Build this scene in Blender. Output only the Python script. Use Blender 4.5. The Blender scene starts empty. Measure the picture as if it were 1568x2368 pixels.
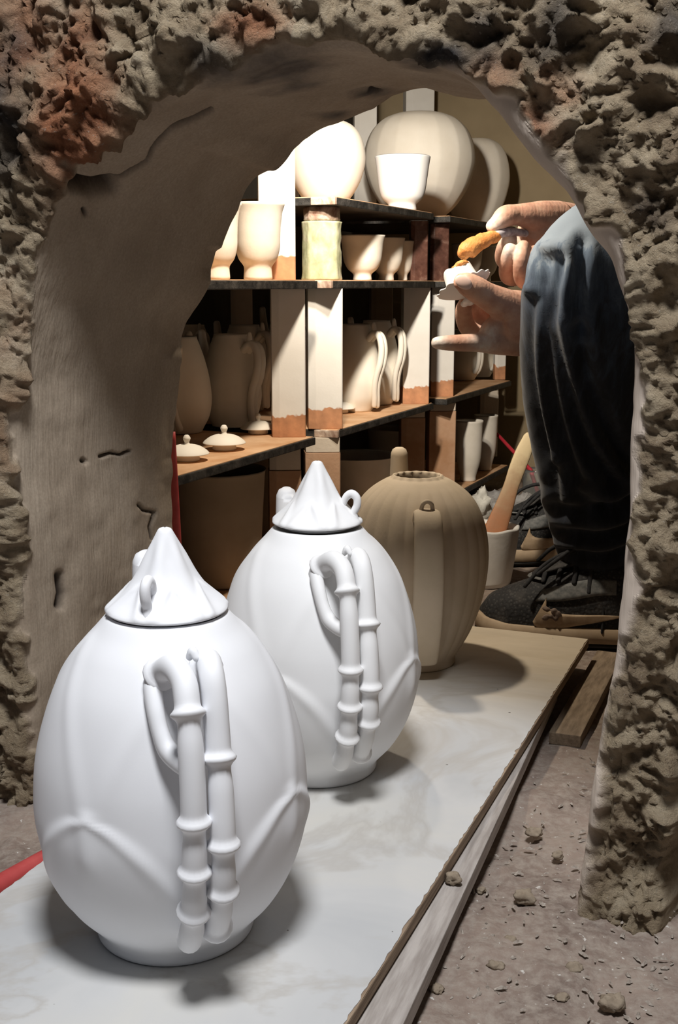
import bpy, bmesh, math, random
import numpy as np
from mathutils import Vector, Matrix

# ------------------------------------------------------------------ scale and camera
# The scene is laid out in design units (camera 0.60 above the floor) and built at S times that, in metres.
S = 0.8
F_PX = 2700.0; CX, CY = 784.0, 1184.0
CAM_H = 0.60
PITCH = math.atan((1184 - 655) / F_PX)
sc = bpy.context.scene
COL = sc.collection
cam_d = bpy.data.cameras.new('camera'); cam = bpy.data.objects.new('camera', cam_d); COL.objects.link(cam)
cam.location = (0, 0, CAM_H * S)
cam.rotation_euler = (math.pi / 2 - PITCH, 0, 0)
cam_d.sensor_fit = 'VERTICAL'; cam_d.sensor_height = 36.0; cam_d.lens = F_PX / 2368 * 36.0
cam_d.clip_start = 0.02
sc.camera = cam

# world: faint ambient of the dim workshop
w = bpy.data.worlds.new('world'); sc.world = w; w.use_nodes = True
w.node_tree.nodes['Background'].inputs[0].default_value = (0.80, 0.86, 1.0, 1)
w.node_tree.nodes['Background'].inputs[1].default_value = 0.05

def light(name, kind, loc, energy, color, size=0.1, target=None):
    d = bpy.data.lights.new(name, kind); d.energy = energy; d.color = color
    if kind == 'AREA': d.shape = 'DISK'; d.size = size
    else: d.shadow_soft_size = size
    o = bpy.data.objects.new(name, d); COL.objects.link(o); o.location = Vector(loc) * S
    if target is not None:
        o.rotation_euler = (Vector(target) * S - o.location).to_track_quat('-Z', 'Y').to_euler()
    return o
# workshop ceiling lamp outside the kiln, and the bulb hung just inside the arch
light('workshop_lamp', 'AREA', (-0.02, 0.28, 2.15), 31, (0.97, 0.98, 1.0), 0.34, (-0.05, 1.15, 0.1))
kb = light('kiln_bulb', 'SPOT', (-0.02, 1.78, 1.03), 19, (1.0, 0.87, 0.70), 0.02, (0.16, 2.12, 0.50))
kb.data.spot_size = math.radians(160); kb.data.spot_blend = 1.0
kb = light('jar_fill_spot', 'SPOT', (0.03, 1.88, 1.06), 32, (1.0, 0.92, 0.80), 0.02, (0.30, 2.80, 0.76))  # second spot, added only to brighten the jars on the upper shelf
kb.data.spot_size = math.radians(112); kb.data.spot_blend = 1.0

sc.view_settings.view_transform = 'Standard'; sc.view_settings.look = 'None'
sc.view_settings.gamma = 1.0; sc.view_settings.use_curve_mapping = False
sc.view_settings.exposure = 0.0

# ------------------------------------------------------------------ projection helpers (design units)
_ct, _st = math.cos(PITCH), math.sin(PITCH)
def ray(px, py):
    cx = (px - CX) / F_PX; cy = -(py - CY) / F_PX
    return np.array([cx, _ct + cy * _st, -_st + cy * _ct])
CAM = np.array([0, 0, CAM_H])
def on_z(px, py, z):
    d = ray(px, py); return CAM + d * ((z - CAM_H) / d[2])
def on_Y(px, py, Y):
    d = ray(px, py); return CAM + d * (Y / d[1])
def on_plane(px, py, p0, n):
    d = ray(px, py); return CAM + d * (np.dot(p0 - CAM, n) / np.dot(d, n))
def project(P):
    P = np.asarray(P, float) - CAM
    dep = P[..., 1] * _ct - P[..., 2] * _st
    up = P[..., 1] * _st + P[..., 2] * _ct
    return CX + F_PX * P[..., 0] / dep, CY - F_PX * up / dep
def depth(P):
    P = np.asarray(P) - CAM; return P[1] * _ct - P[2] * _st

# ------------------------------------------------------------------ noise
def _hash(i, j, k, seed):
    h = (i.astype(np.int64) * 374761393 + j.astype(np.int64) * 668265263 + k.astype(np.int64) * 2147483647 + seed * 1274126177) & 0xffffffff
    h = ((h ^ (h >> 13)) * 1274126177) & 0xffffffff
    h = ((h ^ (h >> 16)) * 2246822519) & 0xffffffff
    return ((h ^ (h >> 15)) & 0xffffff) / float(0xffffff)
def vnoise(p, seed=0):
    i = np.floor(p).astype(np.int64); f = p - i; f = f * f * f * (f * (f * 6 - 15) + 10)
    r = 0
    for a in (0, 1):
        wa = f[..., 0] if a else 1 - f[..., 0]
        for b in (0, 1):
            wb = f[..., 1] if b else 1 - f[..., 1]
            for c in (0, 1):
                wc = f[..., 2] if c else 1 - f[..., 2]
                r = r + wa * wb * wc * _hash(i[..., 0] + a, i[..., 1] + b, i[..., 2] + c, seed)
    return r * 2 - 1
def fbm(p, o=4, seed=0, g=0.5):
    r = 0; a = 1.0
    for k in range(o):
        r = r + a * vnoise(p * (2.03 ** k) + 17.3 * k, seed + k); a *= g
    return r
def worley(p, seed=0):
    i = np.floor(p).astype(np.int64); f = p - i
    best = np.full(p.shape[:-1], 9.0)
    for a in (-1, 0, 1):
        for b in (-1, 0, 1):
            for c in (-1, 0, 1):
                q = (i[..., 0] + a, i[..., 1] + b, i[..., 2] + c)
                d = (a + _hash(*q, seed) - f[..., 0]) ** 2 + (b + _hash(*q, seed + 7) - f[..., 1]) ** 2 + (c + _hash(*q, seed + 13) - f[..., 2]) ** 2
                best = np.minimum(best, d)
    return np.sqrt(best)
def sstep(a, b, x):
    t = np.clip((x - a) / (b - a), 0, 1); return t * t * (3 - 2 * t)

# ------------------------------------------------------------------ object helpers
def mk(name, V, F, mat, parent=None, smooth=True, attrs=None):
    me = bpy.data.meshes.new(name)
    V = np.asarray(V, float).reshape(-1, 3) * S
    me.from_pydata(V.tolist(), [], F if isinstance(F, list) else F.tolist())
    if smooth: me.shade_smooth()
    for m in (mat if isinstance(mat, (list, tuple)) else [mat]): me.materials.append(m)
    if attrs:
        for k, v in attrs.items():
            a = me.attributes.new(k, 'FLOAT', 'POINT'); a.data.foreach_set('value', np.asarray(v, np.float32).ravel())
    me.update()
    o = bpy.data.objects.new(name, me); COL.objects.link(o)
    if parent is not None: o.parent = parent
    return o
def tag(o, label, cat, group=None, kind=None):
    o['label'] = label; o['category'] = cat
    if group: o['group'] = group
    if kind: o['kind'] = kind
    return o
def struct(o, label=None):
    o['kind'] = 'structure'
    if label: o['label'] = label
    return o
def root(name, loc, rz, label, cat, group=None):
    o = bpy.data.objects.new(name, None); COL.objects.link(o); o.empty_display_size = 0.02
    o.location = Vector([float(x) for x in loc]) * S; o.rotation_euler = (0, 0, rz)
    return tag(o, label, cat, group)
def copy_tree(o, parent=None):
    c = o.copy(); COL.objects.link(c); c.parent = parent
    for ch in list(o.children): copy_tree(ch, c)
    return c

def grid_faces(n, m, closed_u=False, closed_v=False):
    # n rows, m columns
    F = []
    for i in range(n if closed_v else n - 1):
        i2 = (i + 1) % n
        for j in range(m if closed_u else m - 1):
            j2 = (j + 1) % m
            F.append((i * m + j, i * m + j2, i2 * m + j2, i2 * m + j))
    return F
def grid_faces_np(n, m):
    idx = np.arange(n * m).reshape(n, m)
    return np.stack([idx[:-1, :-1], idx[:-1, 1:], idx[1:, 1:], idx[1:, :-1]], -1).reshape(-1, 4)
def cr(P, n):
    # Catmull-Rom resample of points P (k,d) to n points
    P = np.asarray(P, float); k = len(P)
    Q = np.vstack([2 * P[0] - P[1], P, 2 * P[-1] - P[-2]])
    seg = np.linalg.norm(np.diff(P, axis=0), axis=1) + 1e-9; L = np.concatenate([[0], np.cumsum(seg)])
    t = np.linspace(0, L[-1], n); out = []
    for x in t:
        i = min(max(np.searchsorted(L, x, 'right') - 1, 0), k - 2); u = (x - L[i]) / seg[i]
        p0, p1, p2, p3 = Q[i], Q[i + 1], Q[i + 2], Q[i + 3]
        out.append(0.5 * (2 * p1 + (p2 - p0) * u + (2 * p0 - 5 * p1 + 4 * p2 - p3) * u * u + (3 * p1 - p0 - 3 * p2 + p3) * u ** 3))
    return np.array(out)
def lathe(prof, n=64, fn=None, m=None, smooth=True):
    """prof (r,z) list; fn(theta, r, z, k) -> (r, z) arrays. Ends with r~0 are closed by tiny rings."""
    prof = cr(prof, m) if (m and smooth) else np.asarray(prof, float)
    prof = prof.copy(); prof[:, 0] = np.maximum(prof[:, 0], 1e-4)
    th = np.linspace(0, 2 * math.pi, n, endpoint=False)
    R = np.repeat(prof[:, 0:1], n, 1); Z = np.repeat(prof[:, 1:2], n, 1); T = np.repeat(th[None], len(prof), 0)
    if fn: R, Z = fn(T, R, Z)
    V = np.stack([R * np.cos(T), R * np.sin(T), Z], -1).reshape(-1, 3)
    F = grid_faces(len(prof), n, closed_u=True)
    if prof[0, 0] <= 2e-4: F.append(tuple(range(n - 1, -1, -1)))
    if prof[-1, 0] <= 2e-4: b = (len(prof) - 1) * n; F.append(tuple(range(b, b + n)))
    return V, F
def tube(path, rad, n=12, m=None, caps=True, flat=None, up=None):
    """swept tube; rad scalar/list; flat=(a,b) scales the two section axes."""
    P = np.asarray(path, float); r = np.broadcast_to(np.asarray(rad, float), (len(P),)).copy()
    if m:
        A = cr(np.column_stack([P, r]), m); P, r = A[:, :3], np.maximum(A[:, 3], 1e-4)
    T = np.gradient(P, axis=0); T /= np.linalg.norm(T, axis=1)[:, None] + 1e-12
    u = np.array(up if up is not None else ([0, 0, 1] if abs(T[0][2]) < .9 else [1, 0, 0]), float)
    rows = []
    th = np.linspace(0, 2 * math.pi, n, endpoint=False); a, b = flat or (1, 1)
    frames = []
    for i in range(len(P)):
        u = u - T[i] * np.dot(u, T[i]); u /= np.linalg.norm(u) + 1e-12
        frames.append((u.copy(), np.cross(T[i], u)))
    def ringp(c, fr, rr): return c + rr * (a * np.cos(th)[:, None] * fr[0] + b * np.sin(th)[:, None] * fr[1])
    if caps:
        for s in (-.92, -.6): rows.append(ringp(P[0] + T[0] * r[0] * s * .8, frames[0], r[0] * math.sqrt(1 - s * s)))
    for i in range(len(P)): rows.append(ringp(P[i], frames[i], r[i]))
    if caps:
        for s in (.6, .92): rows.append(ringp(P[-1] + T[-1] * r[-1] * s * .8, frames[-1], r[-1] * math.sqrt(1 - s * s)))
    V = np.array(rows).reshape(-1, 3); k = len(rows)
    F = [tuple(reversed(f)) for f in grid_faces(k, n, closed_u=True)]
    F = grid_faces(k, n, closed_u=True)
    F.append(tuple(range(n - 1, -1, -1))); F.append(tuple(range((k - 1) * n, k * n)))
    return V, F
def box(x0, x1, y0, y1, z0, z1, bev=0.0, seg=2):
    bm = bmesh.new(); bmesh.ops.create_cube(bm, size=1)
    for v in bm.verts:
        v.co = ((x0 + x1) / 2 + v.co.x * (x1 - x0), (y0 + y1) / 2 + v.co.y * (y1 - y0), (z0 + z1) / 2 + v.co.z * (z1 - z0))
    if bev > 0: bmesh.ops.bevel(bm, geom=bm.edges[:], offset=bev, segments=seg, affect='EDGES', profile=.6)
    V = np.array([v.co[:] for v in bm.verts]); F = [tuple(v.index for v in f.verts) for f in bm.faces]; bm.free()
    return V, F
def prism(poly, z0, z1, bev=0.0):
    bm = bmesh.new(); vs = [bm.verts.new((x, y, z0)) for x, y in poly]; f = bm.faces.new(vs)
    r = bmesh.ops.extrude_face_region(bm, geom=[f])
    for v in r['geom']:
        if isinstance(v, bmesh.types.BMVert): v.co.z = z1
    bmesh.ops.recalc_face_normals(bm, faces=bm.faces[:])
    if bev > 0: bmesh.ops.bevel(bm, geom=bm.edges[:], offset=bev, segments=2, affect='EDGES', profile=.6)
    bm.verts.index_update()
    V = np.array([v.co[:] for v in bm.verts]); F = [tuple(v.index for v in f.verts) for f in bm.faces]; bm.free()
    return V, F
def join(*parts):
    V = []; F = []; o = 0
    for v, f in parts:
        v = np.asarray(v); V.append(v); F += [tuple(i + o for i in q) for q in f]; o += len(v)
    return np.vstack(V), F
def rotz(V, a):
    c, s = math.cos(a), math.sin(a); V = np.asarray(V)
    return np.column_stack([V[:, 0] * c - V[:, 1] * s, V[:, 0] * s + V[:, 1] * c, V[:, 2]])
def remesh(V, F, voxel, smooth_it=4):
    me = bpy.data.meshes.new('tmp'); me.from_pydata(np.asarray(V).tolist(), [], F)
    o = bpy.data.objects.new('tmp', me); COL.objects.link(o)
    md = o.modifiers.new('r', 'REMESH'); md.mode = 'VOXEL'; md.voxel_size = voxel; md.adaptivity = 0
    if smooth_it:
        s_ = o.modifiers.new('s', 'SMOOTH'); s_.factor = .5; s_.iterations = smooth_it
    dg = bpy.context.evaluated_depsgraph_get(); ev = o.evaluated_get(dg); m2 = ev.to_mesh()
    n = len(m2.vertices); A = np.empty(n * 3); m2.vertices.foreach_get('co', A); A = A.reshape(-1, 3).copy()
    N = np.empty(n * 3); m2.vertices.foreach_get('normal', N); N = N.reshape(-1, 3).copy()
    Q = [tuple(p.vertices) for p in m2.polygons]
    ev.to_mesh_clear(); bpy.data.objects.remove(o); bpy.data.meshes.remove(me)
    return A, Q, N

# ------------------------------------------------------------------ materials
def newmat(name):
    m = bpy.data.materials.new(name); m.use_nodes = True; nt = m.node_tree
    return m, nt, nt.nodes['Principled BSDF']
def N(nt, t, **kw):
    n = nt.nodes.new(t)
    for k, v in kw.items():
        if k.startswith('i_'): n.inputs[k[2:].replace('_', ' ')].default_value = v
        else: setattr(n, k, v)
    return n
def ramp(nt, src, stops):
    r = nt.nodes.new('ShaderNodeValToRGB'); nt.links.new(src, r.inputs[0])
    e = r.color_ramp.elements
    while len(e) < len(stops): e.new(.5)
    for x, (p, c) in zip(e, stops): x.position = p; x.color = (*c, 1) if len(c) == 3 else c
    return r.outputs[0]
def mix(nt, fac, a, b):
    m = nt.nodes.new('ShaderNodeMix'); m.data_type = 'RGBA'
    for i, x in ((0, fac), (6, a), (7, b)):
        if isinstance(x, (int, float)): m.inputs[i].default_value = x
        elif isinstance(x, tuple): m.inputs[i].default_value = (*x, 1)
        else: nt.links.new(x, m.inputs[i])
    return m.outputs[2]
def coords(nt, scale=(1, 1, 1)):
    tc = nt.nodes.new('ShaderNodeTexCoord'); mp = nt.nodes.new('ShaderNodeMapping')
    nt.links.new(tc.outputs['Object'], mp.inputs[0]); mp.inputs['Scale'].default_value = scale
    return mp.outputs[0]
def noise(nt, vec, scale, detail=4, rough=.55, dist=0):
    n = nt.nodes.new('ShaderNodeTexNoise'); nt.links.new(vec, n.inputs['Vector'])
    n.inputs['Scale'].default_value = scale; n.inputs['Detail'].default_value = detail
    n.inputs['Roughness'].default_value = rough; n.inputs['Distortion'].default_value = dist
    return n.outputs[0]
def bump(nt, bsdf, h, strength, dist):
    b = nt.nodes.new('ShaderNodeBump'); nt.links.new(h, b.inputs['Height']); b.inputs['Strength'].default_value = strength
    b.inputs['Distance'].default_value = dist; nt.links.new(b.outputs[0], bsdf.inputs['Normal'])
def attr(nt, name):
    a = nt.nodes.new('ShaderNodeAttribute'); a.attribute_name = name; return a.outputs['Fac']
def pm(name, c1, c2=None, scale=20, rough=.7, bscale=200, bstr=.1, bdist=.001, vec=(1, 1, 1), spec=.3, lo=.35, hi=.65, sss=0):
    m, nt, b = newmat(name); v = coords(nt, vec)
    if c2 is None: b.inputs['Base Color'].default_value = (*c1, 1)
    else: nt.links.new(ramp(nt, noise(nt, v, scale, 5), [(lo, c1), (hi, c2)]), b.inputs['Base Color'])
    b.inputs['Roughness'].default_value = rough; b.inputs['Specular IOR Level'].default_value = spec
    if bstr > 0: bump(nt, b, noise(nt, v, bscale, 4), bstr, bdist)
    if sss: b.inputs['Subsurface Weight'].default_value = sss; b.inputs['Subsurface Radius'].default_value = (.008, .003, .0015); b.inputs['Subsurface Scale'].default_value = .6
    return m

M = {}
M['bisque'] = pm('white_bisque', (.86, .86, .86), (.90, .90, .905), 9, .62, 900, .06, .0004)
M['bisque_cool'] = pm('white_bisque_dry', (.84, .85, .88), (.88, .89, .92), 9, .62, 900, .06, .0004)
M['cream'] = pm('cream_bisque', (.80, .74, .64), (.87, .82, .73), 14, .7, 500, .08, .0006)
M['greyclay'] = pm('pale_dry_clay', (.72, .67, .58), (.80, .75, .67), 25, .75, 350, .15, .001)
M['tan'] = pm('tan_raw_clay', (.53, .44, .32), (.60, .50, .38), 16, .78, 420, .15, .0008)
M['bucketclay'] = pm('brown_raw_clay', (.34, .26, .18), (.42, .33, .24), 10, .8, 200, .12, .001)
M['dark'] = pm('burnt_kiln_shelf', (.012, .012, .012), (.055, .05, .045), 60, .55, 240, .5, .002)
M['wash'] = pm('orange_kiln_wash', (.55, .31, .16), (.70, .46, .28), 22, .85, 300, .25, .001)
M['olive'] = None

def post_mat(name, lo, hi, burnt, edge=.035, rough=.7):
    m, nt, b = newmat(name); v = coords(nt)
    sx = nt.nodes.new('ShaderNodeSeparateXYZ'); nt.links.new(v, sx.inputs[0])
    ad = N(nt, 'ShaderNodeMath', operation='MULTIPLY_ADD'); nt.links.new(noise(nt, v, 26, 3), ad.inputs[0]); ad.inputs[1].default_value = -.045
    nt.links.new(sx.outputs[2], ad.inputs[2])
    fac = N(nt, 'ShaderNodeMapRange'); nt.links.new(ad.outputs[0], fac.inputs[0])
    fac.inputs[1].default_value = edge - .0235; fac.inputs[2].default_value = edge - .0215
    base = ramp(nt, noise(nt, v, 12, 4), [(.35, lo), (.65, hi)])
    bt = ramp(nt, noise(nt, v, 50, 3), [(.35, burnt), (.7, tuple(min(1, c * 1.5) for c in burnt))])
    nt.links.new(mix(nt, fac.outputs[0], bt, base), b.inputs['Base Color'])
    b.inputs['Roughness'].default_value = rough; bump(nt, b, noise(nt, v, 300, 3), .12, .001)
    return m
M['post'] = post_mat('white_kiln_post', (.74, .71, .66), (.82, .80, .76), (.42, .20, .10))
M['brickpost'] = pm('orange_fired_prop', (.40, .22, .12), (.55, .36, .24), 14, .8, 200, .3, .0015)
M['paleprop'] = pm('pale_prop', (.60, .52, .42), (.68, .60, .50), 14, .8, 200, .3, .0015)
def glaze(name, a, bb, edge):
    m, nt, b = newmat(name); v = coords(nt)
    c = ramp(nt, noise(nt, v, 45, 5, .6, .4), [(.36, a), (.55, bb), (.68, edge)])
    nt.links.new(c, b.inputs['Base Color']); b.inputs['Roughness'].default_value = .22
    bump(nt, b, noise(nt, v, 120, 4), .25, .0015); return m
M['olive'] = glaze('olive_ash_glaze', (.33, .34, .20), (.46, .46, .30), (.55, .50, .38))
M['brownglaze'] = glaze('brown_ash_glaze', (.07, .03, .022), (.12, .055, .04), (.22, .13, .10))
M['crust'] = glaze('crusted_cap_glaze', (.20, .10, .07), (.50, .38, .30), (.80, .70, .60))

# ------------------------------------------------------------------ kiln axes
PSI = math.radians(21.6)
AX = np.array([math.sin(PSI), math.cos(PSI), 0.0]); WX = np.array([math.cos(PSI), -math.sin(PSI), 0.0]); UP = np.array([0, 0, 1.0])
A0 = on_z(75, 1870, 0.0); A0[2] = 0
TH = 0.32                                  # wall thickness
def wall_pt(u, z, dep): return A0 + WX * u + UP * z + AX * dep
def to_uz(px, py, dep=0.0):
    p = on_plane(px, py, A0 + AX * dep, AX); return np.dot(p - A0, WX), p[2]
PSI2 = math.radians(23.3)
E1 = np.array([math.sin(PSI2), math.cos(PSI2), 0.0]); E2 = np.array([-math.cos(PSI2), math.sin(PSI2), 0.0])
O_SH = np.array([-.044, 2.2, 0.0])
def SH(t, d, z): return O_SH + E1 * t + E2 * d + UP * z
def SHpx(px, d, z):
    lo, hi = -1.2, 2.0
    for _ in range(50):
        mid = (lo + hi) / 2
        if project(SH(mid, d, z))[0] < px: lo = mid
        else: hi = mid
    return lo

# ------------------------------------------------------------------ wall with the arched opening
near_px = [(80, 1960), (78, 1870), (62, 1600), (42, 1300), (30, 1050), (26, 850), (50, 690), (95, 520), (150, 420), (260, 310), (400, 215), (560, 155),
           (700, 122), (830, 108), (960, 125), (1050, 165), (1125, 240), (1200, 335), (1300, 435), (1350, 520), (1400, 600), (1440, 720), (1456, 800),
           (1452, 1000), (1452, 1200), (1434, 1380), (1420, 1520), (1404, 1620), (1376, 1780), (1356, 1930), (1332, 2130), (1322, 2230)]
far_px = [(392, 1700), (394, 1500), (398, 1240), (405, 1050), (420, 830), (430, 745), (470, 675), (520, 555), (570, 460), (615, 405), (640, 395), (664, 370), (690, 335), (740, 300),
          (830, 262), (940, 222), (1000, 213), (1050, 230)]
near = np.array([to_uz(*p) for p in near_px])
far = np.array([to_uz(*p, TH) for p in far_px])
NS = 940
near_s = cr(near, NS)
C0 = np.array([near[:, 0].min() * .5 + near[:, 0].max() * .5, .30])
def ang(P): return np.arctan2(P[:, 0] - C0[0], P[:, 1] - C0[1])
fr = cr(far, 300); fa = ang(fr); o_ = np.argsort(fa); fa, fr = fa[o_], fr[o_]
na = ang(near_s)
rad_near = np.linalg.norm(near_s - C0, axis=1); rad_far = np.interp(na, fa, np.linalg.norm(fr - C0, axis=1))
last = fa[-1]; blend = sstep(last, last + .25, na)
rad_far = rad_far * (1 - blend) + rad_near * 1.0 * blend
far_s = C0 + (near_s - C0) / rad_near[:, None] * rad_far[:, None]
# smooth outward normals in the wall plane
tg = np.gradient(near_s, axis=0); tg /= np.linalg.norm(tg, axis=1)[:, None]
outn = np.column_stack([-tg[:, 1], tg[:, 0]])
k_ = np.ones(121) / 121
outn = np.column_stack([np.convolve(np.pad(outn[:, i], 60, 'edge'), k_, 'valid') for i in (0, 1)])
zf = sstep(.25, .05, near_s[:, 1])[:, None]               # sides stay horizontal near the floor
hor = np.column_stack([np.where(near_s[:, 0] < C0[0], -1.0, 1.0), np.zeros(NS)])
outn = outn * (1 - zf) + hor * zf
outn /= np.linalg.norm(outn, axis=1)[:, None]
RHO = .022; LA = RHO * math.pi / 2
q_in = -np.linspace(TH - RHO + LA / 2, LA / 2, 108); q_arc = np.linspace(-LA / 2, LA / 2, 14)[1:-1]
q_face = LA / 2 + np.concatenate([np.linspace(0, .34, 126), .34 + .36 * np.linspace(0, 1, 45)[1:] ** 1.2, np.array([.8, 1.0, 1.3])])
q_all = np.concatenate([q_in, q_arc, q_face])
al = np.clip((q_all + LA / 2) / LA, 0, 1) * math.pi / 2
p_out = np.where(q_all < -LA / 2, 0, np.where(q_all > LA / 2, RHO + q_all - LA / 2, RHO - RHO * np.cos(al)))
p_dep = np.where(q_all < -LA / 2, RHO - LA / 2 - q_all, np.where(q_all > LA / 2, 0, RHO - RHO * np.sin(al)))
n_out, n_dep = -np.cos(al), -np.sin(al)
nq = len(q_all)
fade = (p_dep / TH)[:, None, None]
UZ = near_s[None] * (1 - fade) + far_s[None] * fade + outn[None] * p_out[:, None, None]
P3 = A0 + UZ[..., 0:1] * WX + UZ[..., 1:2] * UP + p_dep[:, None, None] * AX
OUT3 = outn[:, 0:1] * WX + outn[:, 1:2] * UP
NRM = n_out[:, None, None] * OUT3[None] + n_dep[:, None, None] * AX
QQ = np.repeat(q_all[:, None], NS, 1); SSx = np.repeat(np.linspace(0, 1, NS)[None], nq, 0)
side_r = sstep(.55, .62, SSx)                          # 1 on the right jamb
edge_n = fbm(P3 * 18, 3, 3) * .016 + fbm(P3 * 60, 2, 9) * .006
lip = -.004 + side_r * (.001 + .02 * sstep(.5, .75, P3[..., 2]))                            # on the right the plaster wraps round the arris
mask = sstep(-.005, .006, QQ - lip - edge_n)
big = fbm(P3 * 5.0, 3, 21)
wl = worley(P3 * 17, 31); wl2 = worley(P3 * 42 + fbm(P3 * 30, 2, 5)[..., None] * .5, 41)
pits = np.clip(.42 - worley(P3 * 26, 77), 0, 1)
fine = fbm(P3 * 95, 3, 51)
warp = P3 + np.stack([fbm(P3 * 24, 2, 301), fbm(P3 * 24, 2, 311), fbm(P3 * 24, 2, 321)], -1) * .012
rg1 = 1 - np.abs(fbm(warp * 20, 4, 331, .6)); rg2 = 1 - np.abs(fbm(warp * 55, 3, 341, .6))
rub = big * .022 + (rg1 - .6) * .013 + (.5 - worley(warp * 26, 41)) * .012 + fbm(warp * 46, 4, 43, .68) * .0085 - pits * .004 + vnoise(P3 * 210, 57) * .0020
amp = .55 + .45 * sstep(0, .05, QQ)
plaster = fbm(P3 * 7, 3, 61) * .0045 + fbm(P3 * 40, 2, 71) * .0008
disp = mask * (rub * amp + .004) + (1 - mask) * plaster
# chipped inner lip of the arch
lipn = fbm(np.concatenate([SSx[..., None] * 38, 0 * SSx[..., None], 0 * SSx[..., None]], -1), 3, 91)
disp = disp - np.clip(lipn, 0, 1) * .006 * sstep(-.27, -.315, QQ)
PX, PY = project(P3)
def crack(poly, width, deep):
    global disp, CRK
    poly = np.array(poly, float); best = np.full(PX.shape, 1e9)
    for a, b in zip(poly[:-1], poly[1:]):
        ab = b - a; t = np.clip(((PX - a[0]) * ab[0] + (PY - a[1]) * ab[1]) / np.dot(ab, ab), 0, 1)
        best = np.minimum(best, np.hypot(PX - a[0] - t * ab[0], PY - a[1] - t * ab[1]))
    g = np.exp(-(best / width) ** 2) * (QQ < .005)
    disp = disp - g * deep; CRK = np.maximum(CRK, g)
CRK = np.zeros_like(disp)
crack([(225, 430), (268, 425), (300, 400), (342, 372), (352, 345), (368, 325), (398, 298), (450, 276), (490, 256)], 4.0, .010)
crack([(180, 430), (215, 438), (262, 432)], 15, .026)
crack([(306, 1043), (285, 1052), (262, 1048), (236, 1056)], 3.2, .007)
crack([(318, 1168), (330, 1180), (356, 1184), (350, 1200), (344, 1218), (348, 1245)], 3.2, .007)
crack([(140, 1330), (146, 1372), (140, 1400)], 9, .008)
crack([(196, 1066), (199, 1068)], 5, .007)
crack([(858, 206), (878, 210)], 5, .008)
crack([(200, 490), (203, 498)], 5, .006)
crack([(20, 1740), (70, 1880), (20, 1900)], 8, .012)
# the right jamb is a short pier with a hollow beside it near the floor; the left front is cleft along a seam
hollow = side_r * sstep(.075, .11, QQ - .015 * big) * sstep(.32, .22, P3[..., 2] + .03 * big)
P3d = P3 + NRM * disp[..., None] + AX * (hollow * .13)[..., None]
colr = fbm(P3 * 7 + 3.1, 3, 101)
redm = np.zeros_like(disp)
for (cx_, cy_, rx, ry, s_) in [(190, 250, 90, 260, .9), (60, 80, 160, 130, .5), (590, 60, 70, 45, .7), (1190, 300, 110, 60, .9), (330, 560, 70, 90, .55), (1130, 180, 60, 60, .6), (20, 880, 50, 200, .35), (100, 760, 60, 40, .3), (1330, 200, 70, 50, .35)]:
    redm = np.maximum(redm, s_ * np.exp(-(((PX - cx_) / rx) ** 2 + ((PY - cy_) / ry) ** 2) ** 1.5))
redm = np.clip(redm + fbm(P3 * 22, 3, 111) * .30 * (redm > .03), 0, 1) * mask
sootm = np.zeros_like(disp)
for (cx_, cy_, rx, ry, s_) in [(20, 260, 60, 160, .8), (500, 140, 60, 60, .6), (640, 160, 110, 50, .6), (1010, 130, 90, 30, .8), (1290, 60, 60, 120, .7), (1200, 420, 110, 70, .75), (1560, 80, 60, 80, .8), (1130, 90, 50, 60, .5), (870, 215, 50, 14, .7), (760, 262, 50, 12, .6), (650, 395, 30, 10, .6), (1500, 480, 60, 60, .5)]:
    sootm = np.maximum(sootm, s_ * np.exp(-(((PX - cx_) / rx) ** 2 + ((PY - cy_) / ry) ** 2) ** 1.5))
sootm = np.clip(sootm + fbm(P3 * 25, 3, 121) * .35 * (sootm > .05), 0, 1)
Vw = P3d.reshape(-1, 3)
Fw = grid_faces_np(nq, NS)
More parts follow.
